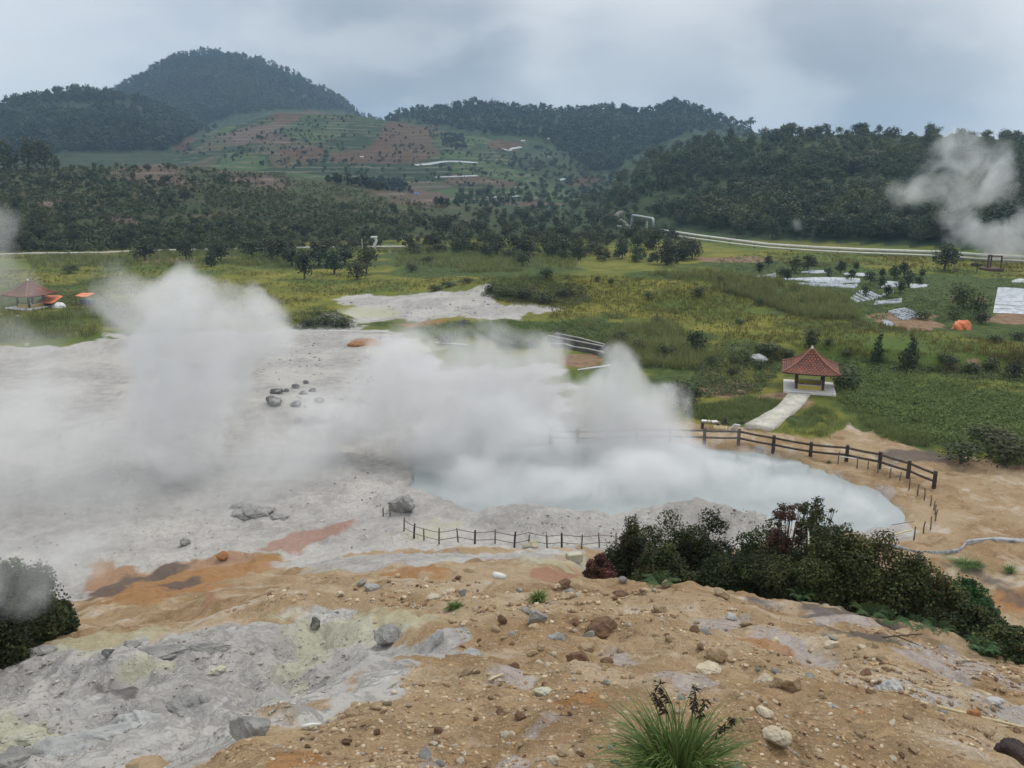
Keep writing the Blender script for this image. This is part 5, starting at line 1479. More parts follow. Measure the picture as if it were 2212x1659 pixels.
gravel('crater_gravel', 'stones scattered over the grey crater floor and its mounds', [([(0, 1080), (600, 1060), (860, 1000), (880, 1180), (600, 1200), (200, 1240), (0, 1200)], 0.35), ([(560, 730), (840, 720), (900, 760), (760, 900), (560, 860)], 0.25), ([(900, 1185), (1150, 1115), (1640, 1090), (1640, 1130), (1300, 1185)], 0.25), ([(730, 655), (1040, 628), (1160, 668), (900, 690)], 0.15)],
       2600, 1.2, 6.5, GRY + [(0.12, 0.12, 0.12)], 1004)
gravel('flat_gravel', 'small stones on the ochre flat round the pool', [([(1300, 925), (1600, 930), (2000, 985), (2212, 1020), (2212, 1260), (1960, 1180), (2000, 1100), (1850, 1020), (1500, 950)], 1.0)], 900, 0.8, 3.2, OCH, 1005)
# ------------------------------------------------------------------ built things
m_conc = plain_mat('pale_concrete', (0.36, 0.34, 0.28), (0.56, 0.53, 0.46), 0.9, 0.9, 0.5, 0.03)
m_slab = plain_mat('white_slab', (0.60, 0.585, 0.55), (0.70, 0.68, 0.64), 1.5, 0.8, 0.15, 0.01)
m_yellow = plain_mat('yellow_paint', (0.50, 0.36, 0.075), (0.60, 0.46, 0.13), 3.0, 0.6, 0.15, 0.01)
m_darkpost = plain_mat('dark_post_paint', (0.045, 0.030, 0.026), (0.10, 0.065, 0.055), 5.0, 0.6, 0.2, 0.01)
m_wood_dark = plain_mat('dark_log_rail', (0.035, 0.024, 0.020), (0.085, 0.060, 0.048), 4.0, 0.7, 0.4, 0.02, rand=0.15)
m_wood_grey = plain_mat('weathered_log_rail', (0.10, 0.088, 0.075), (0.21, 0.185, 0.16), 4.0, 0.85, 0.4, 0.02, rand=0.15)
m_stake = plain_mat('weathered_stake', (0.095, 0.075, 0.060), (0.20, 0.165, 0.135), 9.0, 0.9, 0.4, 0.02, rand=0.25)
m_stake_dk = plain_mat('charred_stake', (0.018, 0.016, 0.016), (0.05, 0.042, 0.038), 9.0, 0.9, 0.4, 0.02)
m_bamboo = plain_mat('bamboo', (0.52, 0.43, 0.24), (0.64, 0.56, 0.36), 3.0, 0.5, 0.1, 0.005, spec=0.4)
m_white = plain_mat('white_plastic', (0.62, 0.62, 0.60), (0.72, 0.72, 0.70), 4.0, 0.45, 0.05)
m_orange = plain_mat('orange_tarpaulin', (0.62, 0.165, 0.065), (0.74, 0.26, 0.12), 1.3, 0.55, 0.5, 0.05)
m_blue = plain_mat('dark_blue_sheet', (0.03, 0.05, 0.10), (0.06, 0.09, 0.17), 2.0, 0.6, 0.2)
m_cream = plain_mat('pipe_cladding', (0.46, 0.45, 0.38), (0.60, 0.585, 0.50), 0.7, 0.45, 0.08, 0.01, spec=0.4)
m_steel = plain_mat('galvanised_steel', (0.30, 0.34, 0.33), (0.42, 0.46, 0.45), 1.0, 0.4, 0.1, 0.01, metal=0.3)
m_rustst = plain_mat('rusty_steel', (0.07, 0.045, 0.036), (0.13, 0.075, 0.055), 3.0, 0.8, 0.2)

# roof tiles
m_tile, t = new_mat('red_roof_tiles')
uv = t.attr('tile_uv').outputs['Vector']
br = t.n('ShaderNodeTexBrick', None, Color1=(0.36, 0.115, 0.062), Color2=(0.19, 0.068, 0.045), Mortar=(0.055, 0.026, 0.022), Scale=1.0)
t.set(br.inputs['Vector'], uv)
br.inputs['Mortar Size'].default_value = 0.05; br.inputs['Brick Width'].default_value = 0.30; br.inputs['Row Height'].default_value = 0.27
nz = t.noise(uv, 1.6, 5, 0.6); nz2 = t.noise(uv, 7.0, 3, 0.6)
c = t.mix(t.ramp(nz, 0.42, 0.68), br.outputs['Color'], (0.13, 0.068, 0.052))
c = t.mix(t.math('MULTIPLY', t.ramp(nz2, 0.70, 0.76), 0.8), c, (0.48, 0.42, 0.37))
c = t.mix(t.math('MULTIPLY', t.ramp(t.noise(uv, 0.9, 3, 0.5), 0.55, 0.7), 0.7), c, (0.33, 0.105, 0.055))
finish(t, bsdf(t, c, 0.8, br.outputs['Fac'], 0.8, 0.03, 0.2))

def pavilion(px, py, yaw, sc_, label, near=True):
    p = gp(px, py)
    e = empty('pavilion', (p[0], p[1], p[2] + 0.04), yaw); e.scale = (sc_,) * 3
    S = 2.35
    MB().box((0, 0, 0.02), (2 * S, 2 * S + 0.3, 0.26), bev=0.03).build('floor_slab', m_slab, e)
    D = 1.2
    for sx in (-1, 1):
        for sy in (-1, 1):
            MB().box((sx * D, sy * D, 0.15 + 0.95), (0.24, 0.24, 1.9), bev=0.02).build('post', m_darkpost, e)
            MB().box((sx * D, sy * D, 1.78), (0.285, 0.285, 0.30), bev=0.02).build('post_capital', m_yellow, e)
    for (cx, cy, lx, ly) in ((0, -D, 2 * D - 0.25, 0.2), (0, D, 2 * D - 0.25, 0.2), (D, 0, 0.2, 2 * D - 0.25)):
        b = MB().box((cx, cy, 0.15 + 0.2), (lx, ly, 0.4), bev=0.01).build('low_wall', m_yellow, e)
        MB().box((cx, cy, 0.15 + 0.43), (lx + (0.06 if lx < 1 else 0), ly + (0.06 if ly < 1 else 0), 0.055), bev=0.008).build('coping', m_slab, b)
    MB().box((-0.75, -0.55, 0.34), (0.5, 0.5, 0.38), bev=0.03).build('stool', m_darkpost, e)
    ring = MB()
    for a, b in (((-D, -D), (D, -D)), ((D, -D), (D, D)), ((D, D), (-D, D)), ((-D, D), (-D, -D))):
        ring.beam((a[0], a[1], 1.98), (b[0], b[1], 1.98), 0.16, 0.18)
    ring.build('ring_beam', m_darkpost, e)
    # swept hipped roof with tile courses
    E_, Z0, ZT = 2.62, 1.92, 3.95
    V = []; UV = []; F = []
    N = 22; M = 8
    for side in range(4):
        ca, sa = [(1, 0), (0, 1), (-1, 0), (0, -1)][side]
        base = len(V)
        for i in range(N + 1):
            u = i / N
            half = E_ * (1 - u) + 0.08 * u
            z = Z0 + (ZT - Z0) * (0.42 * u + 0.58 * u ** 2.0) 
            for j in range(M + 1):
                x = (2 * j / M - 1) * half; y = -half
                lift = 0.10 * (1 - u) * (abs(2 * j / M - 1) ** 3)
                V.append((x * ca - y * sa, x * sa + y * ca, z + lift)); UV.append((x + 9 * side, u * 3.3, 0))
        for i in range(N):
            for j in range(M):
                a = base + i * (M + 1) + j
                F.append((a, a + 1, a + M + 2, a + M + 1))
    V = np.array(V); UV = np.array(UV)
    n = len(V)
    V2 = V.copy(); V2[:, 2] -= 0.10
    F = np.array(F); Fb = F[:, ::-1] + n
    rim = []
    for side in range(4):
        b0 = side * (N + 1) * (M + 1)
        for j in range(M): rim.append((b0 + j, b0 + j + n, b0 + j + 1 + n, b0 + j + 1))
    roof = mesh_np('roof', np.concatenate([V, V2]), [np.concatenate([F, Fb, np.array(rim)])], m_tile, e, dict(tile_uv=np.concatenate([UV, UV])))
    for sx, sy in ((-1, -1), (1, -1), (1, 1), (-1, 1)):
        pts = []
        for u in np.linspace(0, 0.98, 9):
            half = E_ * (1 - u) + 0.08 * u
            pts.append((sx * half, sy * half, Z0 + (ZT - Z0) * (0.42 * u + 0.58 * u ** 2.0) + 0.10 * (1 - u) + 0.03))
        MB().tube(pts, 0.065, 6).build('ridge_tiles', m_tile2, roof)
    MB().box((0, 0, ZT + 0.08), (0.26, 0.26, 0.26), taper=0.55).build('finial', m_slab, roof)
    return tag(e, label, 'pavilion')
m_tile2 = plain_mat('ridge_tile_clay', (0.25, 0.095, 0.058), (0.38, 0.20, 0.14), 5.0, 0.85, 0.3)
pavilion(1747, 839, math.radians(-17), 0.97, 'small open pavilion with red tiled roof and yellow low walls at the path end')
pavilion(68, 664, math.radians(-24), 1.02, 'more distant pavilion with red roof beside orange tarpaulins in the steam')

# ---- concrete path
def strip(name, left, right, z_up, thick, mat, sub=6):
    L = gp(*np.array(left, float).T); R = gp(*np.array(right, float).T)
    def dens(A):
        out = []
        for i in range(len(A) - 1):
            for u in np.linspace(0, 1, sub, endpoint=False): out.append(A[i] * (1 - u) + A[i + 1] * u)
        return np.array(out + [A[-1]])
    L, R = dens(L), dens(R)
    n = len(L)
    z = 0.5 * (L[:, 2] + R[:, 2])
    zm = 0.5 * (L + R)
    z = np.maximum(z, H(zm[:, 0], zm[:, 1]))
    z = np.array([z[max(0, i - 3):i + 4].max() for i in range(len(z))])
    z = np.convolve(np.pad(z, 3, 'edge'), np.ones(7) / 7, 'valid')
    L[:, 2] = z + z_up; R[:, 2] = z + z_up
    dn = np.array([0, 0, thick])
    V = np.concatenate([L, R, L - dn, R - dn])
    F = []
    for i in range(n - 1):
        F += [(i, n + i, n + i + 1, i + 1), (i, i + 1, 2 * n + i + 1, 2 * n + i), (n + i + 1, n + i, 3 * n + i, 3 * n + i + 1)]
    F += [(0, 2 * n, 3 * n, n), (n - 1, 2 * n - 1, 4 * n - 1, 3 * n - 1)]
    return mesh_np(name, V, np.array(F), mat)
path = strip('path', [(1608, 926), (1640, 910), (1668, 893), (1690, 872), (1704, 850)], [(1666, 932), (1694, 912), (1718, 892), (1738, 872), (1752, 852)], 0.14, 0.4, m_conc)
tag(path, kind='structure', label='pale concrete path leading to the pavilion')

# ---- grey stream bed on the flat
m_stream, t = new_mat('stream_silt')
pos = t.n('ShaderNodeNewGeometry').outputs['Position']
nz = t.noise(pos, 2.2, 6, 0.7)
finish(t, bsdf(t, t.mix(t.ramp(nz, 0.36, 0.62), (0.10, 0.10, 0.10), (0.36, 0.355, 0.35)), 0.6, nz, 0.4, 0.05, 0.4))
cl = np.array([(1846, 1172), (1900, 1178), (1940, 1184), (1980, 1192), (2040, 1196), (2072, 1190), (2088, 1176), (2115, 1169), (2160, 1168), (2212, 1171), (2280, 1172)], float)
wd = np.array([3.0, 4, 3.5, 4, 5, 5.5, 5, 5, 4, 5, 5]) * 0.62
st = strip('stream', [tuple(c) for c in cl - np.stack([0 * wd, wd], 1) * 0.8], [tuple(c) for c in cl + np.stack([0 * wd, wd], 1) * 0.8], 0.05, 0.3, m_stream, 5)
tag(st, kind='structure', label='grey silty runnel winding over the ochre flat')

# ---- the rail fence on the far side of the pool
POSTS = [(1190, 957, 0), (1247, 959, 0), (1310, 957, 0), (1375, 955, 0), (1447, 954, 0), (1521, 957, 0), (1595, 959, 0), (1670, 974, 1), (1750, 988, 1), (1828, 996, 1), (1899, 1011, 1), (1961, 1031, 1), (2017, 1054, 1)]
PP = gp([p[0] for p in POSTS], [p[1] for p in POSTS])
e = empty('rail_fence', PP[0])
HF = 1.16
for i, (pp, q) in enumerate(zip(POSTS, PP)):
    l = q - PP[0]
    mat = m_wood_dark if pp[2] else m_wood_grey
    o = MB().tube([(l[0], l[1], l[2] - 0.3), (l[0], l[1], l[2] + 0.5), (l[0], l[1], l[2] + HF)], [0.135, 0.13, 0.12], 10).build('post', mat, e)
    MB().tube([(l[0], l[1], l[2] + HF + 0.003), (l[0], l[1], l[2] + HF + 0.06)], [0.125, 0.10], 10).build('post_cap', m_wood_grey, o)
    if i:
        k = PP[i - 1] - PP[0]
        dx = np.array([l[0] - k[0], l[1] - k[1]]); dx = dx / np.linalg.norm(dx)
        for hh in (0.98, 0.46):
            a = (k[0] + dx[0] * 0.10, k[1] + dx[1] * 0.10, k[2] + hh); b = (l[0] - dx[0] * 0.10, l[1] - dx[1] * 0.10, l[2] + hh)
            mid = tuple((a[j] + b[j]) / 2 - (0.02 if j == 2 else 0) for j in range(3))
            MB().tube([a, mid, b], [0.085, 0.08, 0.085], 8).build('rail', mat, e)
tag(e, 'sturdy two-rail log fence curving round the far side of the pool', 'fence')

# ---- inner stakes
STK = [(1810, 1002, 26), (1851, 1011, 24), (1875, 1014, 20), (1896, 1022, 21), (1922, 1034, 23), (1943, 1039, 20), (1964, 1056, 24), (1982, 1070, 24), (1996, 1081, 24), (2010, 1092, 22), (2017, 1102, 20), (2020, 1112, 22), (2020, 1126, 26), (2010, 1144, 29), (1995, 1151, 25), (1974, 1163, 29)]
for i, (px, py, hp) in enumerate(STK):
    p = gp(px, py); h = hp * px_size(p) * 1.08
    o = MB().tube([(0, 0, -0.2), (random.uniform(-.02, .02), random.uniform(-.02, .02), h * 0.5), (random.uniform(-.05, .05), random.uniform(-.05, .05), h)], [0.045, 0.042, 0.034], 6).build('stake', m_stake)
    o.location = p
    tag(o, 'thin weathered stake in the row between the rail fence and pool', 'stake', 'stakes along the pool edge')
def lying(name, a, b, rad, mat, label, cat, z=0.05, seg=8, nodes=0):
    A, B = gp(*a), gp(*b)
    us = np.linspace(0, 1, 40)[:, None]; ln_ = A * (1 - us) + B * us
    up = max(0.0, float((H(ln_[:, 0], ln_[:, 1]) - ln_[:, 2]).max()) - 0.4 * z) if np.linalg.norm(A - B) < 12 else 0.0
    A[2] += z + up; B[2] += z + up
    mb = MB()
    mid = (A + B) / 2
    if nodes:
        pts = []; rs = []
        for k in range(nodes * 3 + 1):
            u = k / (nodes * 3); pts.append(tuple(A * (1 - u) + B * u - mid)); rs.append(rad * (1.12 if k % 3 == 0 else 0.97) * (0.9 + 0.2 * u))
        mb.tube(pts, rs, seg)
    else:
        mb.tube([tuple(A - mid), (0.0, 0.0, 0.005), tuple(B - mid)], [rad, rad * 0.95, rad * 0.9], seg)
    o = mb.build(name, mat, smooth=True); o.location = mid
    return tag(o, label, cat)
lying('pole', (1918, 1166), (1970, 1157), 0.05, m_bamboo, 'pale pole propped low between the last stakes and the hedge', 'pole', 0.35)
lying('pole', (1812, 997), (1858, 1004), 0.04, m_white, 'white pole tied between the first two stakes', 'pole', 0.4)
lying('rail_wire', (1924, 1150), (1974, 1140), 0.02, m_stake, 'sagging wire running from the last stake to the hedge', 'wire', 0.45)
lying('bamboo_pole', (1974, 1541), (2250, 1590), 0.017, m_bamboo, 'long yellow bamboo pole lying across the right foreground', 'pole', 0.06, 10, 7)
lying('white_stick', (652, 1577), (692, 1569), 0.011, m_white, 'short white stick on the gravel by the gully lip', 'stick', 0.02)
lying('pale_stick', (1056, 1477), (1086, 1471), 0.009, m_bamboo, 'thin pale stick lying in the middle of slope', 'stick', 0.02)
lying('white_log', (1067, 1247), (1090, 1250), 0.11, m_white, 'white broken log end on the stony slope', 'log', 0.06, 10)
lying('dead_branch', (1905, 1395), (1990, 1380), 0.012, m_stake_dk, 'black dead branch on the grey stones under the hedge', 'branch', 0.05)
lying('dead_branch', (1930, 1378), (1985, 1400), 0.010, m_stake_dk, 'second black twig crossing the dead branch', 'branch', 0.05)
lying('fallen_stick', (1690, 1290), (1730, 1310), 0.012, m_stake, 'grey fallen stick at the foot of the ferns', 'branch', 0.03)

# ---- squared block near the wire fence
p = gp(1240, 1212); s = px_size(p)
o = MB().box((0, 0, 0.18), (34 * s, 18 * s, 20 * s), bev=0.035).build('squared_block', STONE['sulph']); o.location = p; o.rotation_euler = (0, 0.04, 0.35)
tag(o, 'squared beige stone block near the right end of wire fence', 'stone block')

# ---- wire fence in front of the pool
def wx(x, y): return 813 + 0.2451 * x, 1084 + 0.2451 * y
WF = [(60, 130, 78, 0), (122, 135, 70, 0), (242, 262, 125, 0), (330, 315, 122, 1), (420, 345, 108, 0), (552, 378, 146, 0), (722, 350, 118, 0), (867, 378, 128, 1), (1045, 390, 128, 0), (1213, 405, 140, 1), (1340, 380, 88, 0), (1505, 410, 122, 0), (1634, 413, 126, 1), (1808, 415, 126, 0), (1967, 400, 124, 0), (2110, 405, 126, 0)]
W = gp(*np.array([wx(a[0], a[1]) for a in WF]).T)
e = empty('wire_fence', W[0])
for i, (a, q) in enumerate(zip(WF, W)):
    l = q - W[0]; h = a[2] * 0.2451 * px_size(q) * 1.08
    ln = random.uniform(-.08, .08)
    MB().tube([(l[0], l[1], l[2] - 0.2), (l[0] + ln * 0.5, l[1], l[2] + h * 0.5), (l[0] + ln, l[1], l[2] + h)], [0.042, 0.04, 0.034] if not a[3] else [0.055, 0.052, 0.045], 7).build('post', m_stake_dk if a[3] else m_stake, e)
    if i > 2:
        k = W[i - 1] - W[0]
        for hh in (0.68, 0.26):
            MB().tube([(k[0], k[1], k[2] + hh), ((k[0] + l[0]) / 2, (k[1] + l[1]) / 2, (k[2] + l[2]) / 2 + hh - 0.01), (l[0], l[1], l[2] + hh)], [0.020, 0.018, 0.020], 6).build('rail', m_stake, e)
tag(e, 'thin wooden post fence with two slack rails in front of the pool', 'fence')

# ---- concrete channel in the scrub
def wall(name, pts_px, h, w_, mat, top, label, cat):
    Q = gp(*np.array(pts_px, float).T)
    mid = Q.mean(0); mb = MB(); tp = MB()
    for i in range(len(Q) - 1):
        a = Q[i] - mid; b = Q[i + 1] - mid
        mb.beam((a[0], a[1], a[2] + h / 2 - 0.2), (b[0], b[1], b[2] + h / 2 - 0.2), w_, h + 0.4)
        tp.beam((a[0], a[1], a[2] + h + 0.05), (b[0], b[1], b[2] + h + 0.05), w_ + 0.06, 0.09)
    e = empty(name, mid)
    mb.build('wall_body', mat, e); tp.build('coping', top, e)
    return tag(e, label, cat)
m_darkconc = plain_mat('dark_concrete', (0.06, 0.062, 0.05), (0.13, 0.125, 0.105), 1.5, 0.9, 0.3)  # dark mottled concrete for the channel walls and pipe supports
m_cope = plain_mat('pale_coping', (0.24, 0.24, 0.21), (0.36, 0.35, 0.31), 2.0, 0.9, 0.2)
wall('concrete_parapet', [(1184, 738), (1245, 750), (1304, 762)], 0.70, 0.22, m_darkconc, m_cope, 'dark concrete channel wall with pale coping in the scrub above the steam', 'wall')
wall('concrete_parapet', [(1200, 731), (1250, 741), (1306, 756)], 0.6, 0.2, m_darkconc, m_cope, 'second concrete channel wall just behind the dark one', 'wall')
wall('concrete_edging', [(1190, 749), (1222, 751), (1240, 757), (1268, 761), (1304, 769)], 0.38, 0.22, m_darkconc, m_cope, 'broken white-topped kerb on the near side of the channel', 'wall')
lying('plank', (1248, 802), (1318, 792), 0.10, m_white, 'long pale plank lying in the scrub beside the steam', 'plank', 0.1)
lying('pipe_length', (940, 744), (1010, 748), 0.07, m_white, 'white pipe length half hidden by steam heads', 'pipe', 0.2)
lying('pipe_length', (600, 714), (845, 719), 0.06, m_white, 'long thin white pipe lying on the rim of the grey crater', 'pipe', 0.1)

# ---- vendors' table, box and logs behind the fence
p = gp(1534, 925); e = empty('wooden_table', p, -0.25)
MB().box((0, 0, 0.55), (1.5, 0.55, 0.07), bev=0.01).build('table_top', m_stake, e)
for sx in (-0.62, 0.62):
    MB().tube([(sx, 0, -0.1), (sx, 0, 0.515)], 0.12, 8).build('leg', m_wood_dark, e)
tag(e, 'rough wooden table laid with pale goods behind the rail fence', 'table')
for i, (x, col, w_) in enumerate(((-0.5, 'pale slab of sulphur at the left end of the rough table', 0.42), (-0.12, 'cream packet in the middle of the rough table', 0.22), (0.32, 'white tray at the right end of the rough table', 0.5))):
    o = MB().box((0, 0, 0.05), (w_, 0.38, 0.10), bev=0.025).build(['sulphur_slab', 'packet', 'tray'][i], [m_white, m_bamboo, m_slab][i])
    c, s_ = math.cos(-0.25), math.sin(-0.25)
    o.location = (p[0] + x * c, p[1] + x * s_, p[2] + 0.587); o.rotation_euler = (0, 0, -0.25 + 0.2 * i)
    tag(o, col, ['sulphur slab', 'packet', 'tray'][i])
p = gp(1556, 926)
mb = MB().box((0, 0, 0.03), (1.0, 0.5, 0.05), bev=0.01)
for sx, sy, lx, ly in ((0, -0.23, 1.0, 0.05), (0, 0.23, 1.0, 0.05), (-0.48, 0, 0.05, 0.40), (0.48, 0, 0.05, 0.40)): mb.box((sx, sy, 0.11), (lx, ly, 0.11))
o = mb.build('wooden_crate', m_bamboo); o.location = p; o.rotation_euler = (0, 0, -0.3); tag(o, 'shallow pale wooden crate on the ground beside the rough table', 'crate')
p = gp(1581, 929)
o = MB().box((0, 0, 0.35), (0.62, 0.10, 0.78), bev=0.02).build('white_board', m_white); o.location = p; o.rotation_euler = (math.radians(38), 0.25, 0.45)
tag(o, 'white board tilted against the rail fence', 'board')
p = gp(1566, 918)
mb = MB()
for k in range(5):
    a = k * 1.3
    mb.tube([(math.cos(a) * 0.35, math.sin(a) * 0.3, 0), (math.cos(a + 2.6) * 0.25, math.sin(a + 2.6) * 0.2, 0.55)], [0.05, 0.04], 6)
o = mb.build('log_pile', m_wood_dark); o.location = p; tag(o, 'little heap of dark sticks between crate and white board', 'log pile')

# ---- person standing at the edge of the steam
def person(px, py, hpx):
    p = gp(px, py); h = hpx * px_size(p)
    e = empty('person', p, 0.4)
    me = bpy.data.meshes.new('body')
    J = [(0, 0, .52, .085), (0, 0, .62, .08), (0, .005, .74, .095), (0, 0, .83, .05), (0, 0.0, .875, .036), (0, -.012, .93, .058), (0, -.01, .975, .045),
         (.05, 0, .48, .062), (.055, -.015, .28, .045), (.055, .01, .06, .032), (.058, -.05, .02, .028), (-.05, 0, .48, .062), (-.06, -.005, .28, .045), (-.06, .02, .06, .032), (-.064, -.04, .02, .028),
         (.115, 0, .79, .040), (.14, .01, .64, .032), (.12, -.07, .53, .024), (.105, -.10, .49, .020), (-.115, 0, .79, .040), (-.145, .01, .64, .032), (-.15, -.04, .52, .024), (-.15, -.055, .475, .020)]
    E = [(0, 1), (1, 2), (2, 3), (3, 4), (4, 5), (5, 6), (0, 7), (7, 8), (8, 9), (9, 10), (0, 11), (11, 12), (12, 13), (13, 14), (3, 15), (15, 16), (16, 17), (17, 18), (3, 19), (19, 20), (20, 21), (21, 22)]
    me.from_pydata([tuple(h * c for c in j[:3]) for j in J], E, [])
    o = bpy.data.objects.new('body', me); COL.objects.link(o)
    sk = o.modifiers.new('s', 'SKIN'); o.modifiers.new('u', 'SUBSURF').levels = 1
    for v, j in zip(me.skin_vertices[0].data, J): v.radius = (h * j[3], h * j[3]); v.use_root = False
    me.skin_vertices[0].data[0].use_root = True
    dg = bpy.context.evaluated_depsgraph_get()
    m2 = bpy.data.meshes.new_from_object(o.evaluated_get(dg)); o.modifiers.clear(); o.data = m2
    o.parent = e
    m, t = new_mat('person_skin_and_clothes')
    z = t.n('ShaderNodeSeparateXYZ', None, Vector=t.n('ShaderNodeTexCoord').outputs['Object']).outputs[2]
    c = t.mix(t.ramp(z, 0.50 * h, 0.505 * h), (0.03, 0.03, 0.04), (0.30, 0.20, 0.15))
    c = t.mix(t.ramp(z, 0.56 * h, 0.562 * h), c, (0.36, 0.24, 0.19))
    finish(t, bsdf(t, c, 0.8)); o.data.materials.clear(); o.data.materials.append(m)
    V, F = ico(2); V = V * np.array([0.064, 0.068, 0.06]) * h; V[:, 2] = np.maximum(V[:, 2], -0.012 * h)
    hr = mesh_np('hair', V + np.array([0, 0.006 * h, 0.955 * h]), F, plain_mat('dark_hair', (0.02, 0.016, 0.014), (0.04, 0.03, 0.026), 30), e, smooth=True)
    tag(e, 'person in a pale brown top and dark trousers standing by the steam edge', 'person')
person(1481, 897, 21)

# ---- pipelines
def pipe_run(px_pts, z_up, rad, name, label, mat, seg=10, posts=0, part='pipe'):
    Q = gp(*np.array(px_pts, float).T)
    mid = Q[0].copy()
    e = empty(name, mid)
    z = Q[:, 2] + z_up
    MB().tube([(q[0] - mid[0], q[1] - mid[1], zz - mid[2]) for q, zz in zip(Q, z)], rad, seg).build(part, mat, e, True)
    for i in range(len(Q) - 1):
        L = np.linalg.norm(Q[i + 1] - Q[i]); n = max(1, int(L / 9))
        for k in range(n):
            u = (k + 0.5) / n; c = Q[i] * (1 - u) + Q[i + 1] * u; zz = z[i] * (1 - u) + z[i + 1] * u
            if posts: MB().box((c[0] - mid[0], c[1] - mid[1], (c[2] - 0.4 + zz - rad) / 2 - mid[2]), (0.3, 0.3, max(0.2, zz - rad - c[2] + 0.4))).build('support', m_darkconc, e)
    return tag(e, label, 'pipeline')
pipe_run([(1416, 502), (1460, 508), (1510, 516), (1600, 528), (1660, 536), (1760, 543), (1860, 548), (1950, 551), (2040, 554), (2120, 560), (2230, 566)], 0.95, 0.40, 'pipeline', 'upper cream steam pipe running along the foot of the ridge', m_cream, posts=1)
pipe_run([(1420, 508), (1510, 521), (1600, 533), (1660, 540), (1760, 547), (1860, 552), (1950, 555), (2040, 559), (2120, 565), (2230, 571)], 0.6, 0.24, 'pipeline', 'thinner cream pipe just in front of the upper steam pipe', m_cream, posts=1)
# expansion loop
A = gp(1363, 494); B = gp(1410, 503)
e = empty('pipe_loop', A)
sc1 = px_size(A)
b = B - A; Hh = 29 * sc1
pre = gp(1325, 493) - A
def arc(pts, r=0.9, n=4):
    out = [pts[0]]
    for i in range(1, len(pts) - 1):
        p0, p1, p2 = (np.array(x, float) for x in (pts[i - 1], pts[i], pts[i + 1]))
        d1 = (p0 - p1) / np.linalg.norm(p0 - p1); d2 = (p2 - p1) / np.linalg.norm(p2 - p1)
        a = p1 + d1 * r; c = p1 + d2 * r
        for u in np.linspace(0, 1, n): out.append(tuple((1 - u) ** 2 * a + 2 * u * (1 - u) * p1 + u * u * c))
    return out + [pts[-1]]
L1 = arc([(pre[0], pre[1], pre[2] + 0.6), (1.0 * sc1, 0, 0.6), (1.6 * sc1, 0, Hh), (b[0], b[1], Hh * 0.985), (b[0] + 0.3, b[1] - 0.3, b[2] + 0.75)], 1.0)
MB().tube(L1, 0.42, 10).build('pipe', m_steel, e, True)
c = b * 0.74
MB().tube([(c[0], c[1], c[2] - 0.2), (c[0], c[1], c[2] + Hh * 0.72)], 0.22, 8).build('support', m_cream, e)
for q in ((0.0, 0), (b[0], b[1])):
    MB().box((q[0], q[1], b[2] * (1 if q[0] else 0) - 0.1), (1.0, 1.0, 0.7)).build('footing', m_conc, e)
tag(e, 'grey-green steam pipe rising in a square expansion loop above the grove', 'pipe loop')
pipe_run([(-60, 556), (60, 552), (230, 550), (300, 546), (440, 543), (560, 541), (700, 538), (790, 537), (910, 536)], 0.5, 0.20, 'pipeline', 'white pipe running behind the left meadow trees', m_slab, posts=1)
# white valve stand near the middle of that pipe
p = gp(809, 541); e = empty('valve_stand', p)
s = px_size(p)
MB().tube([(0, 0, -0.2), (0.15, 0, 1.6), (0.6, 0, 2.6), (0.2, 0, 3.3)], [0.5, 0.4, 0.35, 0.3], 8).build('pipe_bend', m_slab, e, True)
MB().box((0.0, 0, 3.45), (1.7, 0.9, 0.5), bev=0.08).build('wellhead_cap', m_slab, e)
MB().tube([(-3.2, 0, -0.2), (-3.2, 0, 3.0)], 0.09, 6).build('marker_post', m_slab, e)
tag(e, 'pale wellhead pipe stub standing above the reeds behind the meadow', 'wellhead')
# thin white marker post in the meadow
p = gp(565, 645); o = MB().tube([(0, 0, -0.2), (0, 0, 1.3)], 0.05, 6).build('marker_post', m_white); o.location = p
tag(o, 'thin white marker post alone in the meadow above the steam', 'post')

# ---- steel frame at the far right
p = gp(2145, 586); s = px_size(p); e = empty('steel_frame', p)
Wd, Hh = 25 * s, 30 * s
for x, y in ((-Wd / 2, 0), (Wd / 2, -0.5), (-Wd / 2 + 0.9, 1.8), (Wd / 2 - 1.0, 1.6)):
    MB().box((x, y, Hh / 2), (0.24, 0.24, Hh + 0.3)).build('upright', m_rustst, e)
MB().beam((-Wd / 2 - 0.1, 0, Hh + 0.27), (Wd / 2 + 0.1, -0.5, Hh + 0.27), 0.26, 0.24).build('crossbeam', m_rustst, e)
MB().beam((-Wd / 2 + 0.8, 1.8, Hh + 0.27), (Wd / 2 - 0.9, 1.6, Hh + 0.27), 0.22, 0.24).build('crossbeam', m_rustst, e)
MB().box((0, 0.8, 0.25), (Wd + 1.0, 3.6, 0.8), bev=0.06).build('plinth', m_rustst, e)
tag(e, 'rusty four-legged steel frame in front of the distant steam vent', 'steel frame')

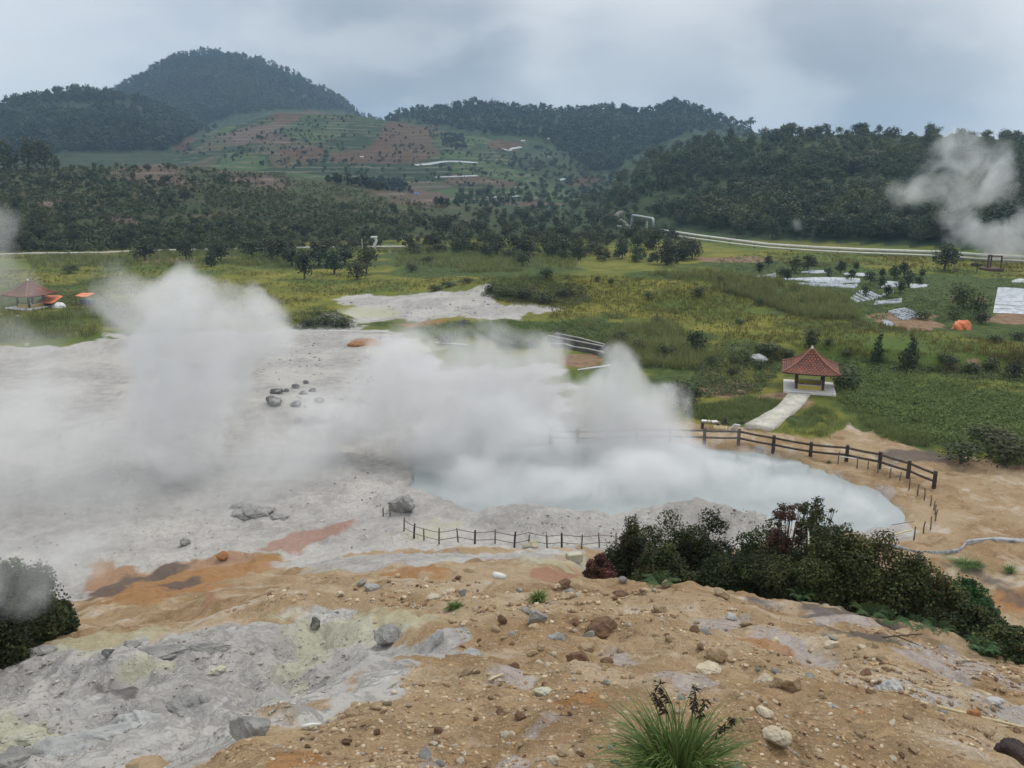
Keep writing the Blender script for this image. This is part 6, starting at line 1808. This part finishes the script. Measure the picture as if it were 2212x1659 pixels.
# ---- orange tarpaulin heap and vendors' stalls
def cloth(name, px, py, wpx, hpx, mat, label, cat, seed, depth=0.9, lump=0.35):
    p = gp(px, py); s = px_size(p)
    V, F = ico(4); V = V.copy()
    n = noise3(V, 1.5, seed)
    V *= (1 + lump * n + 0.10 * noise3(V, 4.5, seed + 1))[:, None]
    V[:, 2] = np.maximum(V[:, 2], -0.08)
    V *= np.array([wpx * s / 2, wpx * s / 2 * depth, hpx * s * 0.95])
    o = mesh_np(name, V, F, mat, smooth=True); o.location = p
    return tag(o, label, cat)
cloth('tarpaulin_heap', 2077, 711, 38, 20, m_orange, 'crumpled orange tarpaulin over a heap at the field edge', 'tarpaulin', 31)
def awning(px, py, wpx, hpx, yaw, label, slope=0.25, low=0.0, mat=None, cloth_drop=0.0):
    p = gp(px, py); s = px_size(p); W_ = wpx * s; Hh = hpx * s
    e = empty('stall', p, yaw)
    V = []; N = 8; D_ = W_ * 0.7
    for i in range(N + 1):
        for j in range(N + 1):
            u, v = i / N, j / N
            V.append(((u - 0.5) * W_, (v - 0.5) * D_, Hh * (1 - slope * (1 - v)) - 0.10 * math.sin(u * math.pi) * math.sin(v * math.pi) + 0.04 * math.sin(7 * u + 3 * v)))
    F = [(i * (N + 1) + j, (i + 1) * (N + 1) + j, (i + 1) * (N + 1) + j + 1, i * (N + 1) + j + 1) for i in range(N) for j in range(N)]
    o = mesh_np('awning', np.array(V), np.array(F), mat or m_orange, e)
    md = o.modifiers.new('t', 'SOLIDIFY'); md.thickness = 0.03
    for sx in (-1, 1):
        for sy in (-1, 1):
            h = Hh * (1 - slope * (0 if sy > 0 else 1))
            MB().tube([(sx * W_ * 0.46, sy * D_ * 0.46, -0.1), (sx * W_ * 0.46, sy * D_ * 0.46, h)], 0.05, 6).build('pole', m_stake, e)
    MB().box((0, D_ * 0.15, Hh * 0.22), (W_ * 0.8, D_ * 0.5, Hh * 0.44), bev=0.04).build('counter', m_blue, e)
    return tag(e, label, 'stall')
awning(110, 662, 44, 22, -0.3, 'low orange tarpaulin stall next to the far pavilion', 0.55)
awning(186, 658, 34, 24, -0.35, 'orange roofed stall with dark blue counter at the steam edge', 0.2)
cloth('white_sheet_heap', 128, 664, 26, 12, m_white, 'white plastic sheeting heaped beside the low orange stall', 'sheeting', 33)
cloth('white_bag', 39, 686, 17, 5, m_white, 'white sack lying in the grass below the far pavilion', 'sack', 35)
cloth('grey_hump', 770, 746, 36, 9, STONE['rust'], 'rusty brown hump at the back rim of the grey crater', 'rock hump', 36)
cloth('pale_hump', 1634, 776, 44, 11, STONE['pale'], 'pale bare rock showing in the scrub left of the pavilion', 'rock outcrop', 37)

# ---- silver mulch beds
m_mulch, t = new_mat('silver_plastic_mulch')
pos = t.n('ShaderNodeNewGeometry').outputs['Position']
nz = t.noise(pos, 1.4, 5, 0.65)
finish(t, bsdf(t, t.mix(t.ramp(nz, 0.35, 0.65), (0.20, 0.225, 0.26), (0.42, 0.45, 0.48)), 0.38, nz, 0.5, 0.08, 0.5))
m_furrow = plain_mat('dark_furrow', (0.05, 0.04, 0.03), (0.09, 0.07, 0.05), 2.0)
def field_xy(c): return 1558.7 + 0.2954 * c[0], 542.2 + 0.2954 * c[1] * (1.0)
def mulch(quad, rows, label, raw=False, gap=0.6):
    Q = gp(*np.array([q if raw else field_xy(q) for q in (quad[0], quad[3], quad[2], quad[1])], float).T); rows = max(4, int(rows * 0.6))      # rows run from side 0-3 to side 1-2
    mid = Q.mean(0); V = []; F = []; n = 12
    for k in range(rows):
        for side, (f0, f1) in enumerate(((k / rows, (k + gap) / rows),)):
            base = len(V)
            for i in range(n + 1):
                u = i / n
                a = Q[0] * (1 - u) + Q[1] * u; b = Q[3] * (1 - u) + Q[2] * u
                for j in range(5):
                    f = f0 + (f1 - f0) * j / 4
                    c = a * (1 - f) + b * f
                    z = gz(c[0], c[1]) if False else c[2]
                    V.append((c[0] - mid[0], c[1] - mid[1], z - mid[2] + 0.10 + 0.22 * math.sin(math.pi * j / 4) ** 0.6 if 0 < j < 4 else z - mid[2] - 0.15))
            for i in range(n):
                for j in range(4):
                    s_ = base + i * 5 + j
                    F.append((s_, s_ + 5, s_ + 6, s_ + 1))
    V = np.array(V); hz_ = H(V[:, 0] + mid[0], V[:, 1] + mid[1])
    V[:, 2] = hz_ - mid[2] + np.tile([-0.1, 0.16, 0.24, 0.16, -0.1], len(V) // 5)
    o = mesh_np('plastic_mulch', V, np.array(F), m_mulch, smooth=True); o.location = mid
    return tag(o, label, 'mulch field')
mulch([(250, 205), (310, 160), (392, 163), (400, 192)], 7, 'small bright silver field at the left end of the plots')
mulch([(580, 160), (650, 143), (780, 148), (800, 165)], 6, 'narrow silver field behind the round-headed trees')
mulch([(450, 210), (560, 192), (1010, 205), (1015, 232)], 12, 'long silver field with a dark furrow across the middle')
mulch([(545, 245), (690, 238), (1000, 245), (975, 272)], 14, 'ribbed silver field in front of the long one')
mulch([(1160, 272), (1220, 222), (1310, 225), (1320, 262)], 6, 'silver field between two round-headed trees')
mulch([(1385, 272), (1380, 232), (1590, 240), (1500, 264)], 9, 'striped silver field at the right of tree row')
mulch([(940, 350), (1050, 288), (1280, 300), (1110, 358)], 10, 'large tilted silver field in the centre of plots')
mulch([(1110, 398), (1130, 368), (1320, 350), (1318, 380)], 5, 'silver field below the large tilted one')
mulch([(1320, 508), (1205, 440), (1330, 420), (1465, 470)], 12, 'nearest striped silver field above the meadow')
mulch([(1200, 552), (1165, 510), (1215, 515), (1262, 548)], 5, 'small grey silver scrap at the meadow edge')
mulch([(890, 175), (900, 165), (1100, 172), (1090, 186)], 5, 'thin far silver strip before the pasture')
mulch([(2120, 232), (2130, 215), (2330, 218), (2330, 236)], 4, 'thin silver strip above the large sheet')
mulch([(1985, 455), (2020, 272), (2330, 274), (2330, 470)], 16, 'large continuous silver sheet at the right edge', gap=0.985)
# beds far up on the terraces
TB = [((1050, 428), (1120, 424), 'pale plastic strip low on the terraced hill'), ((895, 357), (1030, 352), 'long pale strip under the red soil plot'), ((940, 384), (1030, 380), 'pale strip on the green terraces'), ((1205, 390), (1235, 384), 'bright plastic patch at the valley head'),
      ((1085, 322), (1125, 318), 'plastic strip by the upper huts')]
for a, b, lab in TB:
    A, B = gp(*a), gp(*b); mid = (A + B) / 2
    dv = (B - A); sl = np.array([-dv[1], dv[0], 0]); sl /= np.linalg.norm(sl)
    n = 14; V = []
    wv = 2.2
    for i in range(n + 1):
        u = i / n; c = A * (1 - u) + B * u
        for j in range(3):
            q = c + sl * wv * (j - 1)
            V.append((q[0] - mid[0], q[1] - mid[1], gz(q[0], q[1]) - mid[2] + (0.55 if j == 1 else 0.25)))
    F = [(i * 3 + j, i * 3 + 3 + j, i * 3 + 4 + j, i * 3 + 1 + j) for i in range(n) for j in range(2)]
    o = mesh_np('plastic_strip', np.array(V), np.array(F), m_mulch); o.location = mid
    tag(o, lab, 'plastic sheet')

# ---- farm huts
m_hutroof = plain_mat('pale_sheet_roof', (0.42, 0.43, 0.44), (0.56, 0.57, 0.57), 0.6, 0.6, 0.1)
m_hutwall = plain_mat('hut_wall', (0.30, 0.27, 0.23), (0.42, 0.38, 0.33), 1.0, 0.9, 0.1)
m_tarp = plain_mat('blue_tarp', (0.05, 0.14, 0.42), (0.08, 0.20, 0.52), 1.0, 0.6, 0.1)
def hut(px, py, wpx, label, roof=None, yaw=0.0, asp=0.7):
    p = gp(px, py); w_ = wpx * px_size(p); h = w_ * 0.42
    e = empty('hut', p, yaw)
    MB().box((0, 0, h / 2 - 0.4), (w_, w_ * asp, h + 0.8)).build('wall', m_hutwall, e)
    mb = MB(); a = w_ * 0.56; d = w_ * asp * 0.60
    mb.add([(-a, -d, h), (a, -d, h), (a, d, h), (-a, d, h), (-a, 0, h + d * 0.6), (a, 0, h + d * 0.6)], [(0, 1, 5, 4), (2, 3, 4, 5), (0, 4, 3), (1, 2, 5), (0, 3, 2, 1)])
    mb.build('roof', roof or m_hutroof, e)
    MB().box((0, -w_ * asp / 2 - 0.02, h * 0.4), (w_ * 0.16, 0.05, h * 0.8)).build('door', m_darkpost, e)
    return tag(e, label, 'hut')
hut(2078, 284, 24, 'wide pale-roofed shed on the crest of right ridge', yaw=0.2)
hut(2160, 285, 22, 'second pale-roofed shed near the crest trees', yaw=-0.1)
hut(2010, 284, 10, 'smallest pale roof between skyline trees', yaw=0.1)
hut(1756, 322, 7, 'little pale hut in a forest clearing on the ridge', yaw=0.3)
hut(1187, 342, 8, 'white hut at the valley head above plastic sheets', yaw=0.2)
hut(1130, 308, 8, 'grey hut on the upper terraces', yaw=-0.3)
hut(1185, 302, 6, 'tiny whitish hut on the far middle slope', yaw=0.1)
hut(900, 421, 8, 'blue tarpaulin shelter at the foot of terraces', m_tarp, 0.2)
hut(168, 292, 6, 'orange-roofed speck of a hut on the left hill', m_orange, 0.2)
hut(782, 342, 7, 'pale hut beside the red soil plot', yaw=-0.2)
# ---- road up to the loop
m_road = plain_mat('pale_track', (0.17, 0.155, 0.13), (0.25, 0.23, 0.20), 0.3, 0.95, 0.1)
rd = strip('road', [(1358, 496), (1338, 480), (1326, 468), (1332, 463), (1350, 456)], [(1368, 494), (1346, 480), (1333, 470), (1337, 466), (1353, 459)], 0.45, 1.5, m_road)
tag(rd, kind='structure', label='pale track climbing past the pipe loop')
